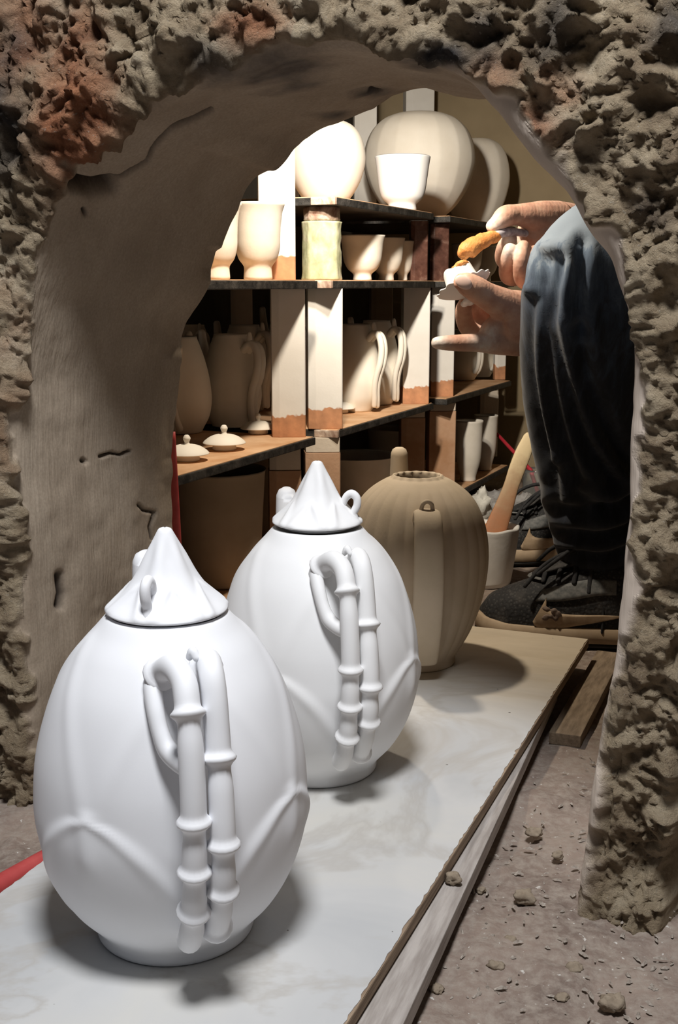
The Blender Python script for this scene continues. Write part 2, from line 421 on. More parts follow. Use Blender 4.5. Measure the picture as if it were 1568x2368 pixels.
# inner face of the wall (seen only from inside)
inner_rows = []
for off in (0.03, .15, .5, 1.1, 1.9):
    uz = far_s + outn * off; inner_rows.append(A0 + uz[:, 0:1] * WX + uz[:, 1:2] * UP + AX * TH)
Vi = np.vstack([P3d[0]] + inner_rows); Fi = grid_faces_np(6, NS)[:, ::-1]
def wall_material():
    m, nt, b = newmat('rubble_and_plaster'); v = coords(nt)
    mk_ = attr(nt, 'rubble'); red = attr(nt, 'red'); dark_tone = attr(nt, 'dark_tone'); ck = attr(nt, 'crack')
    rubc = ramp(nt, noise(nt, v, 22, 6, .65), [(.28, (.23, .165, .108)), (.45, (.40, .31, .205)), (.58, (.54, .435, .30)), (.74, (.68, .58, .43))])
    redc = ramp(nt, noise(nt, v, 60, 5, .6), [(.3, (.24, .085, .042)), (.7, (.55, .25, .13))])
    sootc = ramp(nt, noise(nt, v, 80, 5), [(.35, (.03, .028, .03)), (.7, (.10, .092, .09))])
    rc = mix(nt, red, rubc, redc); rc = mix(nt, dark_tone, rc, sootc)
    sp = noise(nt, v, 300, 3, .6); spc = ramp(nt, sp, [(.64, (0, 0, 0)), (.70, (1, 1, 1))]); 
    mm = N(nt, 'ShaderNodeMath', operation='MULTIPLY'); nt.links.new(spc, mm.inputs[0]); mm.inputs[1].default_value = .45
    rc = mix(nt, mm.outputs[0], rc, (.55, .50, .42))
    pv = coords(nt, (1, 1, .25))
    plc = ramp(nt, noise(nt, pv, 14, 5, .6, .3), [(.3, (.32, .255, .19)), (.7, (.43, .355, .275))])
    fi = ramp(nt, noise(nt, v, 400, 2), [(.3, (.85, .85, .85)), (.7, (1.05, 1.05, 1.05))])
    mu = nt.nodes.new('ShaderNodeMix'); mu.data_type = 'RGBA'; mu.blend_type = 'MULTIPLY'; mu.inputs[0].default_value = 1
    nt.links.new(plc, mu.inputs[6]); nt.links.new(fi, mu.inputs[7])
    pl = mix(nt, dark_tone, mu.outputs[2], sootc)
    pl = mix(nt, attr(nt, 'pale'), pl, (.60, .51, .43))
    pl = mix(nt, ck, pl, (.03, .022, .018))
    nt.links.new(mix(nt, mk_, pl, rc), b.inputs['Base Color'])
    b.inputs['Roughness'].default_value = .9; b.inputs['Specular IOR Level'].default_value = .15
    h1 = noise(nt, v, 190, 7, .72); h2 = noise(nt, coords(nt, (1, 1, .12)), 260, 3, .5)
    hm = nt.nodes.new('ShaderNodeMix'); hm.data_type = 'FLOAT'; nt.links.new(mk_, hm.inputs[0])
    hs = N(nt, 'ShaderNodeMath', operation='MULTIPLY'); nt.links.new(h2, hs.inputs[0]); hs.inputs[1].default_value = .09
    nt.links.new(hs.outputs[0], hm.inputs[2]); nt.links.new(h1, hm.inputs[3])
    bump(nt, b, hm.outputs[0], .9, .011)
    return m
M['wall'] = wall_material()
wf = mk('wall_front', Vw, Fw, M['wall'], attrs={'rubble': mask, 'red': redm, 'dark_tone': sootm, 'crack': np.clip(CRK, 0, 1), 'pale': side_r * (1 - mask) * sstep(-.06, -.01, QQ)})
struct(wf, 'rough rubble kiln wall with a plastered arched opening')
M['innerplaster'] = pm('kiln_inner_plaster', (.30, .235, .145), (.38, .30, .19), 5, .85, 60, .2, .003)
struct(mk('wall_front_inside', Vi, Fi, M['innerplaster']), 'inner plaster face of the kiln front wall')

# ------------------------------------------------------------------ kiln chamber
def quad(name, pts, label, mat='innerplaster'):
    o = mk(name, pts, [tuple(range(len(pts)))], M[mat], smooth=False); return struct(o, label)
T0, T1, DL, DR, ZS = -1.15, 1.72, .56, -1.45, 1.15
M['dark_tone'] = pm('near_black_wall', (.045, .038, .03), (.08, .068, .052), 6, .9, 60, .2, .003)  # near-black tone, much darker than the other kiln walls
quad('wall_left', [SH(T0, DL, -.02), SH(T1, DL, -.02), SH(T1, DL, ZS), SH(T0, DL, ZS)], 'near-black kiln side wall behind the shelves', 'dark_tone')
quad('wall_right', [SH(T0, DR, -.02), SH(T0, DR, ZS), SH(T1, DR, ZS), SH(T1, DR, -.02)], 'kiln side wall beyond the seated person')
arc = [(DL + (DR - DL) * (1 - math.cos(a)) / 2, ZS + .62 * math.sin(a)) for a in np.linspace(0, math.pi, 25)]
Vc = np.array([SH(t, d, z) for t in (T0, T1) for d, z in arc])
struct(mk('ceiling', Vc, grid_faces(2, 25), M['innerplaster']), 'plastered barrel vault of the kiln')
quad('wall_back', [SH(T1, DL, -.02), SH(T1, DR, -.02)] + [SH(T1, d, z) for d, z in reversed(arc)], 'pale plaster end wall of the kiln')

# ------------------------------------------------------------------ floor
gx = np.concatenate([[-4, -2.5, -1.5, -1.0], np.arange(-.75, .75, .0055), [.9, 1.2, 1.6, 2.5, 4]])
gy = np.concatenate([[-3, -1, 0, .3], np.arange(.5, 2.05, .0055), np.arange(2.06, 3.2, .03), [3.6, 4.5, 6]])
GX, GY = np.meshgrid(gx, gy); Pf = np.stack([GX, GY, 0 * GX], -1)
hz = fbm(Pf * 6, 3, 201) * .005 + fbm(Pf * 30, 3, 211) * .0030 + np.clip(.5 - worley(Pf * 30, 221), 0, 1) * .009 * sstep(.0, .4, vnoise(Pf * 7, 5)) + np.clip(fbm(Pf * 70, 2, 231), 0, 1) * .003
inside = np.dot(Pf - A0, AX) > TH
Pf[..., 2] = hz * np.where(inside, .35, 1.0) - .004
def floor_material():
    m, nt, b = newmat('trodden_earth'); v = coords(nt)
    c = ramp(nt, noise(nt, v, 9, 6, .6), [(.28, (.16, .12, .10)), (.5, (.26, .20, .165)), (.72, (.36, .29, .24))])
    c2 = ramp(nt, noise(nt, v, 120, 4, .65), [(.40, (.0, .0, .0)), (.72, (1, 1, 1))])
    c = mix(nt, c2, c, (.34, .29, .245))
    wh = ramp(nt, noise(nt, v, 210, 2), [(.70, (0, 0, 0)), (.73, (1, 1, 1))]); c = mix(nt, wh, c, (.55, .52, .48))
    nt.links.new(c, b.inputs['Base Color']); b.inputs['Roughness'].default_value = .92; b.inputs['Specular IOR Level'].default_value = .2
    bump(nt, b, noise(nt, v, 160, 6, .65), .55, .004); return m
M['earth'] = floor_material()
struct(mk('floor', Pf.reshape(-1, 3), grid_faces_np(len(gy), len(gx)), M['earth']), 'trodden earth floor with crumbs of clay')

# ------------------------------------------------------------------ boards
def board_material():
    m, nt, b = newmat('whitewashed_board'); v = coords(nt, (1, 1, 1))
    sw = coords(nt, (.55, 2.2, 1))
    c = ramp(nt, noise(nt, v, 5, 5, .55, .6), [(.3, (.46, .47, .48)), (.5, (.57, .57, .565)), (.7, (.63, .61, .56))])
    vein = noise(nt, v, 3.2, 6, .6, 1.2); vc = ramp(nt, vein, [(.46, (0, 0, 0)), (.5, (1, 1, 1)), (.54, (0, 0, 0))])
    vm = N(nt, 'ShaderNodeMath', operation='MULTIPLY'); nt.links.new(vc, vm.inputs[0]); vm.inputs[1].default_value = .5
    c = mix(nt, vm.outputs[0], c, (.42, .39, .35))
    sx = nt.nodes.new('ShaderNodeSeparateXYZ'); nt.links.new(v, sx.inputs[0])
    rg = N(nt, 'ShaderNodeMapRange'); nt.links.new(sx.outputs[1], rg.inputs[0]); rg.inputs[1].default_value = .10; rg.inputs[2].default_value = .34
    gr = ramp(nt, noise(nt, sw, 16, 4, .6, .4), [(.3, (.50, .40, .26)), (.7, (.62, .51, .35))])
    rm = N(nt, 'ShaderNodeMath', operation='MULTIPLY'); nt.links.new(rg.outputs[0], rm.inputs[0]); rm.inputs[1].default_value = .75
    c = mix(nt, rm.outputs[0], c, gr)  # far end mixed to tan: warm lamp light put into the colour
    sp = ramp(nt, noise(nt, v, 90, 2), [(.75, (0, 0, 0)), (.77, (1, 1, 1))]); c = mix(nt, sp, c, (.10, .09, .08))
    nt.links.new(c, b.inputs['Base Color']); b.inputs['Roughness'].default_value = .48
    bump(nt, b, noise(nt, v, 60, 4), .06, .002); return m
M['board'] = board_material()
M['rawedge'] = pm('sawn_board_edge', (.20, .14, .095), (.36, .27, .19), 90, .9, 400, .6, .002, (1, .2, 4))
M['greywood'] = pm('weathered_grey_plank', (.30, .265, .24), (.46, .42, .39), 30, .85, 160, .35, .0015, (6, .6, 6))
M['oldwood'] = pm('dirty_old_wood', (.17, .125, .085), (.30, .23, .16), 30, .9, 120, .35, .0015, (6, 1, 6))
M['wood'] = pm('raw_pine', (.42, .29, .17), (.58, .43, .27), 22, .8, 120, .25, .001, (1, 6, 6))
ZB = .05
BA = PSI
def board_frame(corner, rz):
    return corner, rz
c_fr = on_z(1362, 1477, ZB)                          # far right corner
c_lf = on_z(20, 2047, ZB)                            # a point on the left edge
e_r = on_z(800, 2368, ZB)
dirb = (c_fr - e_r); dirb /= np.linalg.norm(dirb); nb = np.array([-dirb[1], dirb[0], 0])    # nb points left
wid = float(np.dot(c_lf - c_fr, nb)); rzb = math.atan2(dirb[1], dirb[0]) - math.pi / 2
board = root('ware_board', c_fr - dirb * .55 + nb * wid / 2 - UP * .014, rzb, 'long whitewashed ware board carrying the three big pots through the arch', 'board')
V, F = box(-wid / 2, wid / 2, -.80, .55, 0, .013, .0015); mk('core', V, F, M['rawedge'], board, False)
# top skin with slightly ragged edge
xs = np.linspace(-wid / 2 + .001, wid / 2 - .001, 34); ys = np.linspace(-.799, .549, 240)
X, Y = np.meshgrid(xs, ys); Pt = np.stack([X, Y, 0 * X], -1)
ed = (np.abs(X) > wid / 2 - .0015) * fbm(Pt * 90, 2, 301) * .0025
X2 = X - np.sign(X) * np.abs(ed); top = np.stack([X2, Y, .0138 + 0 * X], -1)
bot = np.stack([X2, Y, .012 + 0 * X], -1)
Vt = np.vstack([top.reshape(-1, 3), bot.reshape(-1, 3)]); n1 = X.size
Ft = grid_faces(240, 34); lo_ = [tuple(i + n1 for i in reversed(f)) for f in Ft]
rim = [j for j in range(34)] + [i * 34 + 33 for i in range(1, 240)] + [239 * 34 + j for j in range(32, -1, -1)] + [i * 34 for i in range(238, 0, -1)]
sid = [(rim[i], rim[i] + n1, rim[(i + 1) % len(rim)] + n1, rim[(i + 1) % len(rim)]) for i in range(len(rim))]
skin_o = mk('top_face', Vt, Ft + lo_ + sid, M['board'], board, False); skin_o['label'] = 'smooth white painted top face'
# plank under the board, sticking out along the right edge and slightly skewed
ZP = .034
p_n = on_z(932, 2368, ZP); p_f = on_z(1286, 1600, ZP); dp = p_f - p_n; dp /= np.linalg.norm(dp); npk = np.array([-dp[1], dp[0], 0])
plank = root('grey_plank', p_f - dp * .3 - UP * .018, math.atan2(dp[1], dp[0]) - math.pi / 2, 'weathered grey plank under the white board, showing along its right edge', 'plank')
V, F = box(-.20, 0, -.78, .315, 0, .0175, .0012); mk('timber', V, F, M['greywood'], plank, False)
# battens under the stack
def batten(name, cx, cy, rz, lx, ly, z0, z1, label, mat='wood'):
    o = root(name, (cx, cy, z0), rz, label, 'batten'); V, F = box(-lx / 2, lx / 2, -ly / 2, ly / 2, 0, z1 - z0, .0015); mk('timber', V, F, M[mat], o, False)
bt = on_z(1268, 1692, .014); c1 = bt - nb * .022 + dirb * .19
batten('wood_batten', c1[0], c1[1], rzb, .042, .38, -.003, .014, 'short brown batten on the earth alongside the far right end of the white board', 'oldwood')
cm_ = c_fr - dirb * .45 + nb * .16; batten('wood_batten', cm_[0], cm_[1], rzb, .26, .05, -.002, .0158, 'wooden batten hidden under the middle of the white board')
c2 = on_z(700, 2200, .0); batten('wood_batten', c2[0] - .1, c2[1] - .25, -PSI, .24, .05, -.002, .0158, 'wooden batten hidden under the near end of the white board')
c3 = on_z(1300, 1478, .03); 

# ------------------------------------------------------------------ big white egg-shaped teapots
BODY = [(.001, .004), (.055, .003), (.067, 0), (.070, .003), (.0705, .010), (.078, .020), (.092, .036), (.104, .056), (.113, .080), (.1175, .105), (.118, .125), (.1150, .155), (.107, .185), (.0945, .215), (.0775, .240), (.0615, .2565), (.0515, .2665), (.048, .2668), (.044, .262), (.040, .255), (.0395, .25)]
def petals(T, R, Z, th0):
    d = 0
    for k in range(4):
        for (off, z0, za, wd, pw, hgt, sg) in ((math.pi / 4, .004, .138, .80, .66, .0025, .075), (0, .095, .256, .80, .85, .0015, .075)):
            x = (T - th0 - off - k * math.pi / 2 + math.pi) % (2 * math.pi) - math.pi
            u = np.clip((Z - z0) / (za - z0), 0, 1); half = wd * np.clip(1 - u ** 1.9, 0, 1) ** pw
            inz = sstep(z0 - .02, z0 + .015, Z) * sstep(za + .010, za - .001, Z)
            e = (np.abs(x) - half) * R / .118
            d = d + hgt * np.exp(-(e / sg) ** 2) * inz
            d = d + (.0016 if off else .0008) * sstep(.05, -.09, e) * inz
    return d
def body_fn(th0):
    def f(T, R, Z):
        g = petals(T, R, Z, th0) * (R > .05) * sstep(.262, .25, Z) * sstep(.010, .030, Z)
        return R + g, Z
    return f
def bamboo(path, nodes, r, n=16, m=150, lift=.46):
    P = cr(path, m); L = np.linspace(0, 1, m); rr = np.full(m, r)
    for t in nodes:
        rr = rr + r * lift * np.exp(-((L - t) / .013) ** 2) - r * .12 * np.exp(-((L - t - .03) / .035) ** 2)
    return tube(P, rr, n)
def lid_fn(T, R, Z):
    u = np.clip((.330 - Z) / .065, 0, 1)
    x = ((T / (2 * math.pi / 6)) % 1) * 2 - 1                  # six petals
    ed = np.abs(x) - .95 * np.clip(1 - ((Z - .264) / .030), 0, 1) ** .6
    inz = sstep(.269, .274, Z) * sstep(.298, .288, Z)
    g = .0028 * np.exp(-(ed / .22) ** 2) * inz + .0012 * np.cos(6 * T) * sstep(.0, .3, u) * sstep(.270, .280, Z)
    return R + g * (R > .006), Z
LID = [(.001, .2640), (.038, .2640), (.040, .2685), (.0508, .2690), (.0519, .2702), (.0505, .2722), (.0405, .2805), (.0320, .2890), (.0250, .2985), (.0190, .3090), (.0130, .3200), (.0075, .3300), (.0050, .3335), (.001, .3345)]
def big_teapot(loc, handle_az, lid_rz, label, mat, sc_=1.0, lid_lift=0.0, spout_off=.10):
    r_ = root('egg_teapot', loc, 0, label, 'teapot')
    sc_ = np.array([.968, .968, 1.06]) * sc_
    V, F = lathe(BODY, 240, body_fn(handle_az), 170); mk('body', V * sc_, F, mat, r_)
    V, F = lathe(LID, 120, lid_fn, 70); V[:, 2] += lid_lift
    lid = mk('lid', rotz(V, lid_rz) * sc_, F, mat, r_)
    # small tendril loop on the lid
    lp = [(.030, 0, .288), (.034, 0, .297), (.0405, 0, .301), (.0465, 0, .297), (.0470, 0, .289), (.0435, 0, .281), (.0460, 0, .2735)]
    V, F = tube(lp, [.0035, .0042, .0045, .0045, .0045, .0042, .003], 12, 40); V[:, 2] += lid_lift
    mk('lid_loop', rotz(V, lid_rz + .0) * sc_, F, mat, lid)
    # spout opposite the handle
    V, F = tube([(.088, 0, .150), (.114, 0, .190), (.130, 0, .235), (.134, 0, .272), (.134, 0, .279)], [.026, .020, .0155, .0135, .0130], 20, 40, caps=True)
    mk('spout', rotz(V, handle_az + math.pi + spout_off) * sc_, F, mat, r_)
    # double bamboo handle
    def rp(pts, off): return [(p, off + (k if len(q) > 2 else 0), z) for q in pts for p, z, k in [(q[0], q[1], q[2] if len(q) > 2 else 0)]]
    L = [(.074, .232, -.014), (.087, .2465, -.010), (.104, .2525, -.004), (.121, .247), (.133, .232), (.141, .205), (.1455, .172), (.146, .138), (.143, .108), (.1375, .084), (.128, .063), (.115, .047)]
    o1, o2 = .0105, -.0105
    V, F = bamboo(rp(L, -o1 * 1.05), [.05, .30, .58, .72, .85], .0100); hl = mk('bamboo_handle', rotz(V, handle_az) * sc_, F, mat, r_)
    L2 = [(q_[0] - .002 + .004 * math.sin(i), q_[1] + .002, [.004, .003, .001][i] if i < 3 else 0) for i, q_ in enumerate(L)][:-1] + [(.113, .053)]
    V, F = bamboo(rp(L2, o1 * 1.05), [.06, .43, .66, .80, .985], .0100); mk('bamboo_handle', rotz(V, handle_az) * sc_, F, mat, r_)
    # inner stalk hugging the body and the brace that joins it to the handle
    V1 = tube([(.080, -.027, .240), (.086, -.029, .233), (.096, -.029, .220), (.104, -.027, .206), (.111, -.023, .195), (.124, -.016, .189), (.140, -.011, .188)], [.0065, .0075, .0072, .0070, .0078, .0075, .006], 12, 40)
    mk('handle_stalk', rotz(V1[0], handle_az) * sc_, V1[1], mat, r_)
    V1 = tube([(.100, -.002, .2585), (.104, .0, .2635), (.108, .002, .2595)], [.003, .0038, .003], 10, 10)
    mk('handle_bud', rotz(V1[0], handle_az) * sc_, V1[1], mat, r_)
    return r_
p1 = on_z(408, 2136, ZB); p2 = on_z(736, 1768, ZB)
big_teapot(p1, math.radians(-90 + 19), math.radians(-103), 'large white egg-shaped teapot with bamboo handle, nearest and biggest on the board', M['bisque_cool'], 1.0, 0.0, -.04)
big_teapot(p2, math.radians(-90 + 19), math.radians(-14), 'white egg-shaped teapot with a looped lid, middle of the three on the board', M['bisque'], 1.0, .0028, -.02)

# ------------------------------------------------------------------ ribbed tan pot without lid
TAN = [(.001, .006), (.040, .005), (.055, 0), (.059, .002), (.059, .012), (.066, .024), (.080, .050), (.093, .085), (.101, .120), (.1045, .155), (.103, .185), (.096, .215), (.083, .242), (.066, .260), (.048, .272), (.037, .2765), (.0355, .280), (.034, .280), (.0325, .276), (.031, .268), (.032, .26)]
def tan_fn(T, R, Z):
    rib = .0014 * (np.abs(np.cos(13 * T)) - .6) * sstep(.012, .03, Z) * sstep(.272, .255, Z)
    rimw = .0012 * np.cos(16 * T) * sstep(.274, .278, Z) * (R > .033)
    return R + rib + rimw, Z
p3 = on_z(960, 1527, ZB)
tp = root('ribbed_teapot', p3, 0, 'tan ribbed melon-shaped teapot without lid, farthest pot on the board', 'teapot')
V, F = lathe(TAN, 312, tan_fn, 120); mk('body', V, F, M['tan'], tp)
haz = math.radians(-90 + 3)
pathh = [(.088, 0, .230), (.104, 0, .243), (.121, 0, .241), (.133, 0, .226), (.139, 0, .195), (.139, 0, .155), (.134, 0, .115), (.124, 0, .075), (.110, 0, .045), (.098, 0, .030)]
def strap(path, wds, thick, nrib=3, m=60):
    P = cr(path, m); W = np.interp(np.linspace(0, 1, m), np.linspace(0, 1, len(wds)), wds)
    T = np.gradient(P, axis=0); T /= np.linalg.norm(T, axis=1)[:, None]; nrm = np.stack([T[:, 2], 0 * T[:, 0], -T[:, 0]], 1)
    nrm *= -1
    n = 28; rows = []
    for i in range(m):
        a = np.linspace(0, 2 * math.pi, n, endpoint=False)
        y = W[i] * np.sign(np.cos(a)) * np.abs(np.cos(a)) ** .8; h = thick * np.sign(np.sin(a)) * np.abs(np.sin(a)) ** .7
        h = h * (1 + .35 * np.cos(y / W[i] * math.pi * nrib) * (np.sin(a) < 0))
        rows.append(P[i] + y[:, None] * np.array([0, 1, 0]) + h[:, None] * nrm[i])
    V = np.array(rows).reshape(-1, 3); F = grid_faces(m, n, True); F += [tuple(range(n - 1, -1, -1)), tuple(range((m - 1) * n, m * n))]
    return V, F
V, F = strap(pathh, [.017, .019, .020, .021, .021, .020, .019], .0065, 2); mk('strap_handle', rotz(V, haz), F, M['tan'], tp)
V, F = tube([(.110, -.008, .247), (.112, -.006, .257), (.113, .0, .261), (.112, .006, .257), (.110, .008, .247)], .003, 10, 24); mk('handle_ring', rotz(V, haz), F, M['tan'], tp)
V, F = strap([(.089, 0, .165), (.105, 0, .158), (.125, 0, .164), (.137, 0, .172)], [.010, .009, .010], .004, 1, 20); mk('handle_brace', rotz(V, haz), F, M['tan'], tp)
V, F = tube([(.085, 0, .16), (.115, 0, .20), (.128, 0, .245), (.131, 0, .292)], [.026, .02, .0155, .013], 20, 40); mk('spout', rotz(V, haz + math.pi + .10), F, M['tan'], tp)

# ------------------------------------------------------------------ kiln shelves
ZBOT, ZLOW, ZMID, ZUP = .06, .315, .606, .762
tA1 = SHpx(730, 0, ZLOW); tB0 = SHpx(780, 0, ZLOW); tB1 = SHpx(1003, 0, ZLOW); tC0 = SHpx(1034, 0, ZLOW); tC1 = SHpx(1183, 0, ZLOW)
rzs = -PSI2 + math.pi / 2            # local x along E1, y along E2
def kshelf(t0, t1, z, label, th=.016, dep=.44, d0=0.0, corner=False):
    o = root('kiln_shelf', SH(t0, d0, z - th), rzs, label, 'kiln shelf', 'burnt kiln shelves')
    L = t1 - t0
    V, F = box(0, L, 0, dep, 0, th - .0015, .0018); mk('slab', V, F, M['dark'], o, False)
    V, F = box(.004, L - .004, .0035, dep - .004, th - .002, th, .0004, 1)
    if corner:
        V2_, F2_ = box(-.001, .009, -.001, .050, .0005, th - .001, .0015); cc = mk('worn_corner', V2_, F2_, M['crust'], o, False); cc['label'] = 'pale crusted corner'
    wsh = mk('kiln_wash', V, F, M['wash'], o, False); wsh['label'] = 'orange kiln wash on top'
    return o
kshelf(-.70, tA1, ZBOT, 'dark bottom kiln shelf under the clay buckets at far left', dep=.46)
kshelf(-.70, tA1, ZLOW, 'dark kiln shelf with orange top carrying the lids and teapots at left')
kshelf(-.70, tA1 + .012, ZMID, 'dark kiln shelf at eye level under the flared cups at left')
kshelf(tB0, tB1, ZBOT, 'dark bottom kiln shelf under the two basins behind the tan teapot')
kshelf(tB0, tB1, ZLOW, 'dark kiln shelf carrying the pair of two-strand teapots in the middle bay', corner=True)
kshelf(tB0 - .03, tB1, ZMID, 'dark kiln shelf at eye level under the row of three small cups', corner=True)
kshelf(tB0 - .012, tB1 - .02, ZUP, 'dark upper kiln shelf carrying the big faceted jar', corner=True)
kshelf(tC0, tC1, ZBOT, 'dark bottom kiln shelf under the two tall beakers at right')
kshelf(tC0, tC1, ZLOW, 'dark kiln shelf behind the lower hand, carrying two handled teapots')
kshelf(tC0, tC1, ZMID, 'dark kiln shelf at eye level behind the held lid')
kshelf(tC0, tC1, ZUP, 'dark upper kiln shelf under the rightmost round jar')

def octpost(w_, z0, z1, ch=.22):
    a = w_ / 2; c = w_ * ch
    return prism([(-a, -a + c * .35), (-a + c, -a), (a - .002, -a), (a, -a + .002), (a, a - c), (a - c, a), (-a + c, a), (-a, a - c)], z0, z1, .0012)
def kpost(pl, pr, z0, z1, d, label, mat='post', rot=.10, name='kiln_post', cap=None):
    c = (pl + pr) / 2; t = SHpx(c, d, (z0 + z1) / 2); P = SH(t, d, z0)
    w_ = (pr - pl) / F_PX * depth(P) * .94
    o = root(name, P, rot, label, 'kiln post', 'kiln posts')
    V, F = octpost(w_, 0, (z1 - z0) - (cap or 0)); mk('shaft', V, F, M[mat], o, False)
    if cap:
        V, F = octpost(w_ * .97, (z1 - z0) - cap + .001, z1 - z0); mk('cap', V, F, M['paleprop'], o, False)
    return o
zl, zm, zu = ZLOW, ZMID - .016, ZUP - .016
kpost(625, 706, ZLOW, zm, .055, 'white kiln post standing beside the teapot with curled handle')
kpost(708, 791, ZLOW, zm, .045, 'white kiln post at the near corner of the middle bay, sunlit top')
kpost(927, 991, ZLOW, zm, .045, 'white kiln post closing the middle bay, left of the pair')
kpost(992, 1048, ZLOW, zm, .045, 'white kiln post just left of the outstretched fingertip')
kpost(1143, 1170, ZLOW, zm, .045, 'narrow white kiln post under the lower hand, far end of shelf')
kpost(620, 697, ZBOT, ZLOW - .016, .055, 'orange brick prop with pale cap, left of the pointed lid', 'brickpost', cap=.045)
kpost(702, 786, ZBOT, ZLOW - .016, .045, 'orange brick prop directly behind the pointed white lid', 'brickpost', cap=.03)
kpost(922, 980, ZBOT, ZLOW - .016, .10, 'shaded brick prop behind the open tan teapot', 'brickpost', cap=.035)
kpost(986, 1050, ZBOT, ZLOW - .016, .045, 'orange brick prop beside the tall beakers', 'brickpost', cap=.022)
kpost(1104, 1149, ZBOT, ZLOW - .016, .12, 'pale brick prop behind the farther tall beaker', 'paleprop', cap=.03)
kpost(592, 680, ZMID, 1.25, .06, 'tall white kiln post behind the flared cup, rising past the arch')
kpost(946, 988, ZMID, zu, .05, 'dark brown glazed prop right of the three small cups', 'brownglaze')
kpost(990, 1036, ZMID, zu, .05, 'dark brown glazed prop left of the orange clay brush', 'brownglaze')
kpost(816, 870, ZUP, 1.3, .40, 'tall white post between the left jar and faceted jar', 'post')
kpost(932, 1000, ZUP, 1.3, .36, 'tall white post rising right behind the faceted jar', 'post')
kpost(1046, 1084, ZUP, 1.3, .30, 'thin white post behind the right shoulder of faceted jar', 'post')
kpost(640, 690, ZUP, 1.3, .38, 'tall white post behind the round jar at left', 'post')
# back posts inside the bays
for i, (c, z0, z1) in enumerate([(560, ZLOW, zm), (880, ZLOW, zm)]):
    kpost(c - 26, c + 26, z0, z1, .40, ['rear kiln post in the dark behind the left teapots', 'rear kiln post in the dark behind the paired teapots', 'rear kiln post in the dark behind the far cups'][i], 'paleprop')
# olive glazed prop with crusted cap
tO = SHpx(744, .05, .68); Po = SH(tO, .05, ZMID)
og = root('glazed_prop', Po, .1, 'olive green glazed prop with crusted cap holding up the upper shelf', 'kiln post', 'kiln posts')
rO = 46 / F_PX * depth(Po)
def oct_fn(T, R, Z):
    k = np.cos(math.pi / 8) / np.cos((T % (math.pi / 4)) - math.pi / 8); return R * (.35 + .65 * k) + vn2(T, Z) * .0012, Z
def vn2(T, Z): return vnoise(np.stack([np.cos(T) * 6, np.sin(T) * 6, Z * 60], -1), 3)
hO = zu - ZMID
V, F = lathe([(.001, 0), (rO * .9, 0), (rO * 1.02, .003), (rO, .012), (rO * .98, .05), (rO * .97, hO * .65), (rO, hO - .034), (rO * .95, hO - .0275), (.001, hO - .0275)], 64, oct_fn, 60); mk('shaft', V, F, M['olive'], og)
V, F = lathe([(.001, hO - .027), (rO * .86, hO - .027), (rO * .92, hO - .022), (rO * .90, hO - .004), (rO * .84, hO), (.001, hO)], 48, oct_fn, 24); c_ = mk('cap', V, F, M['crust'], og); c_['label'] = 'crusted pinkish cap'

# ------------------------------------------------------------------ pots on the shelves
def put(name, prof, px, d, z, rpx, hpx, label, cat, mat, group=None, fn=None, n=64, py=None, scale_r=None, tilt=0):
    """profile normalised to r<=1, z 0..1"""
    P = on_z(px, py, z) if py else SH(SHpx(px, d, z), d, z)
    dp_ = depth(P); R = rpx / F_PX * dp_; Hh = hpx / F_PX * dp_
    V, F = lathe([(a * R, b * Hh) for a, b in prof], n, fn(R, Hh) if fn else None, 70)
    o = mk(name, V, F, mat); o.location = Vector(P.tolist()) * S
    return tag(o, label, cat, group)
CUP = [(0, .03), (.30, .03), (.36, 0), (.42, .01), (.40, .10), (.44, .16), (.66, .26), (.82, .42), (.88, .60), (.92, .80), (1.0, .99), (.985, 1.0), (.95, .985), (.87, .80), (.82, .60), (.74, .42), (.55, .29), (.2, .25), (0, .25)]
FLARE = [(0, .03), (.42, .03), (.47, 0), (.52, .01), (.50, .15), (.55, .2), (.70, .28), (.80, .42), (.82, .58), (.84, .74), (.90, .88), (1.0, .99), (.985, 1.0), (.95, .985), (.85, .86), (.78, .72), (.76, .55), (.70, .42), (.5, .31), (0, .28)]
UPCUP = [(0, .06), (.40, .06), (.46, 0), (.52, .01), (.50, .11), (.56, .15), (.74, .24), (.84, .40), (.90, .62), (.95, .82), (1.0, .985), (.985, 1.0), (.95, .985), (.90, .8), (.85, .6), (.76, .40), (.5, .25), (0, .22)]
JAR = [(0, .02), (.30, .02), (.40, 0), (.44, .01), (.46, .04), (.66, .14), (.86, .30), (.98, .48), (1.0, .60), (.95, .74), (.84, .86), (.66, .95), (.44, 1.0), (.34, 1.005), (.30, .98), (.28, .93)]
BEAK = [(0, .02), (.42, .02), (.50, 0), (.56, .01), (.55, .07), (.64, .16), (.82, .32), (.90, .5), (.93, .75), (.95, .92), (1.0, .985), (.985, 1.0), (.93, .985), (.86, .9), (.84, .6), (.7, .3), (.4, .18), (0, .16)]
BUCK = [(0, .02), (.76, .02), (.80, 0), (.84, .01), (.87, .2), (.92, .6), (.97, .95), (1.0, .985), (.985, 1.0), (.95, .985), (.92, .9), (.86, .5), (.80, .12), (0, .08)]
def facets(n, a):
    def mkf(R, H):
        def f(T, Rr, Z):
            w_ = 2 * math.pi / n; x = (T + a) % w_ - w_ / 2
            k = np.cos(w_ / 2) / np.cos(x)
            m = sstep(.02 * H, .25 * H, Z) * sstep(1.0 * H, .93 * H, Z) * .55
            return Rr * (1 - m + m * (k / np.cos(w_ / 2) * .985)), Z
        return f
    return mkf
cm = M['cream']; gm = M['greyclay']
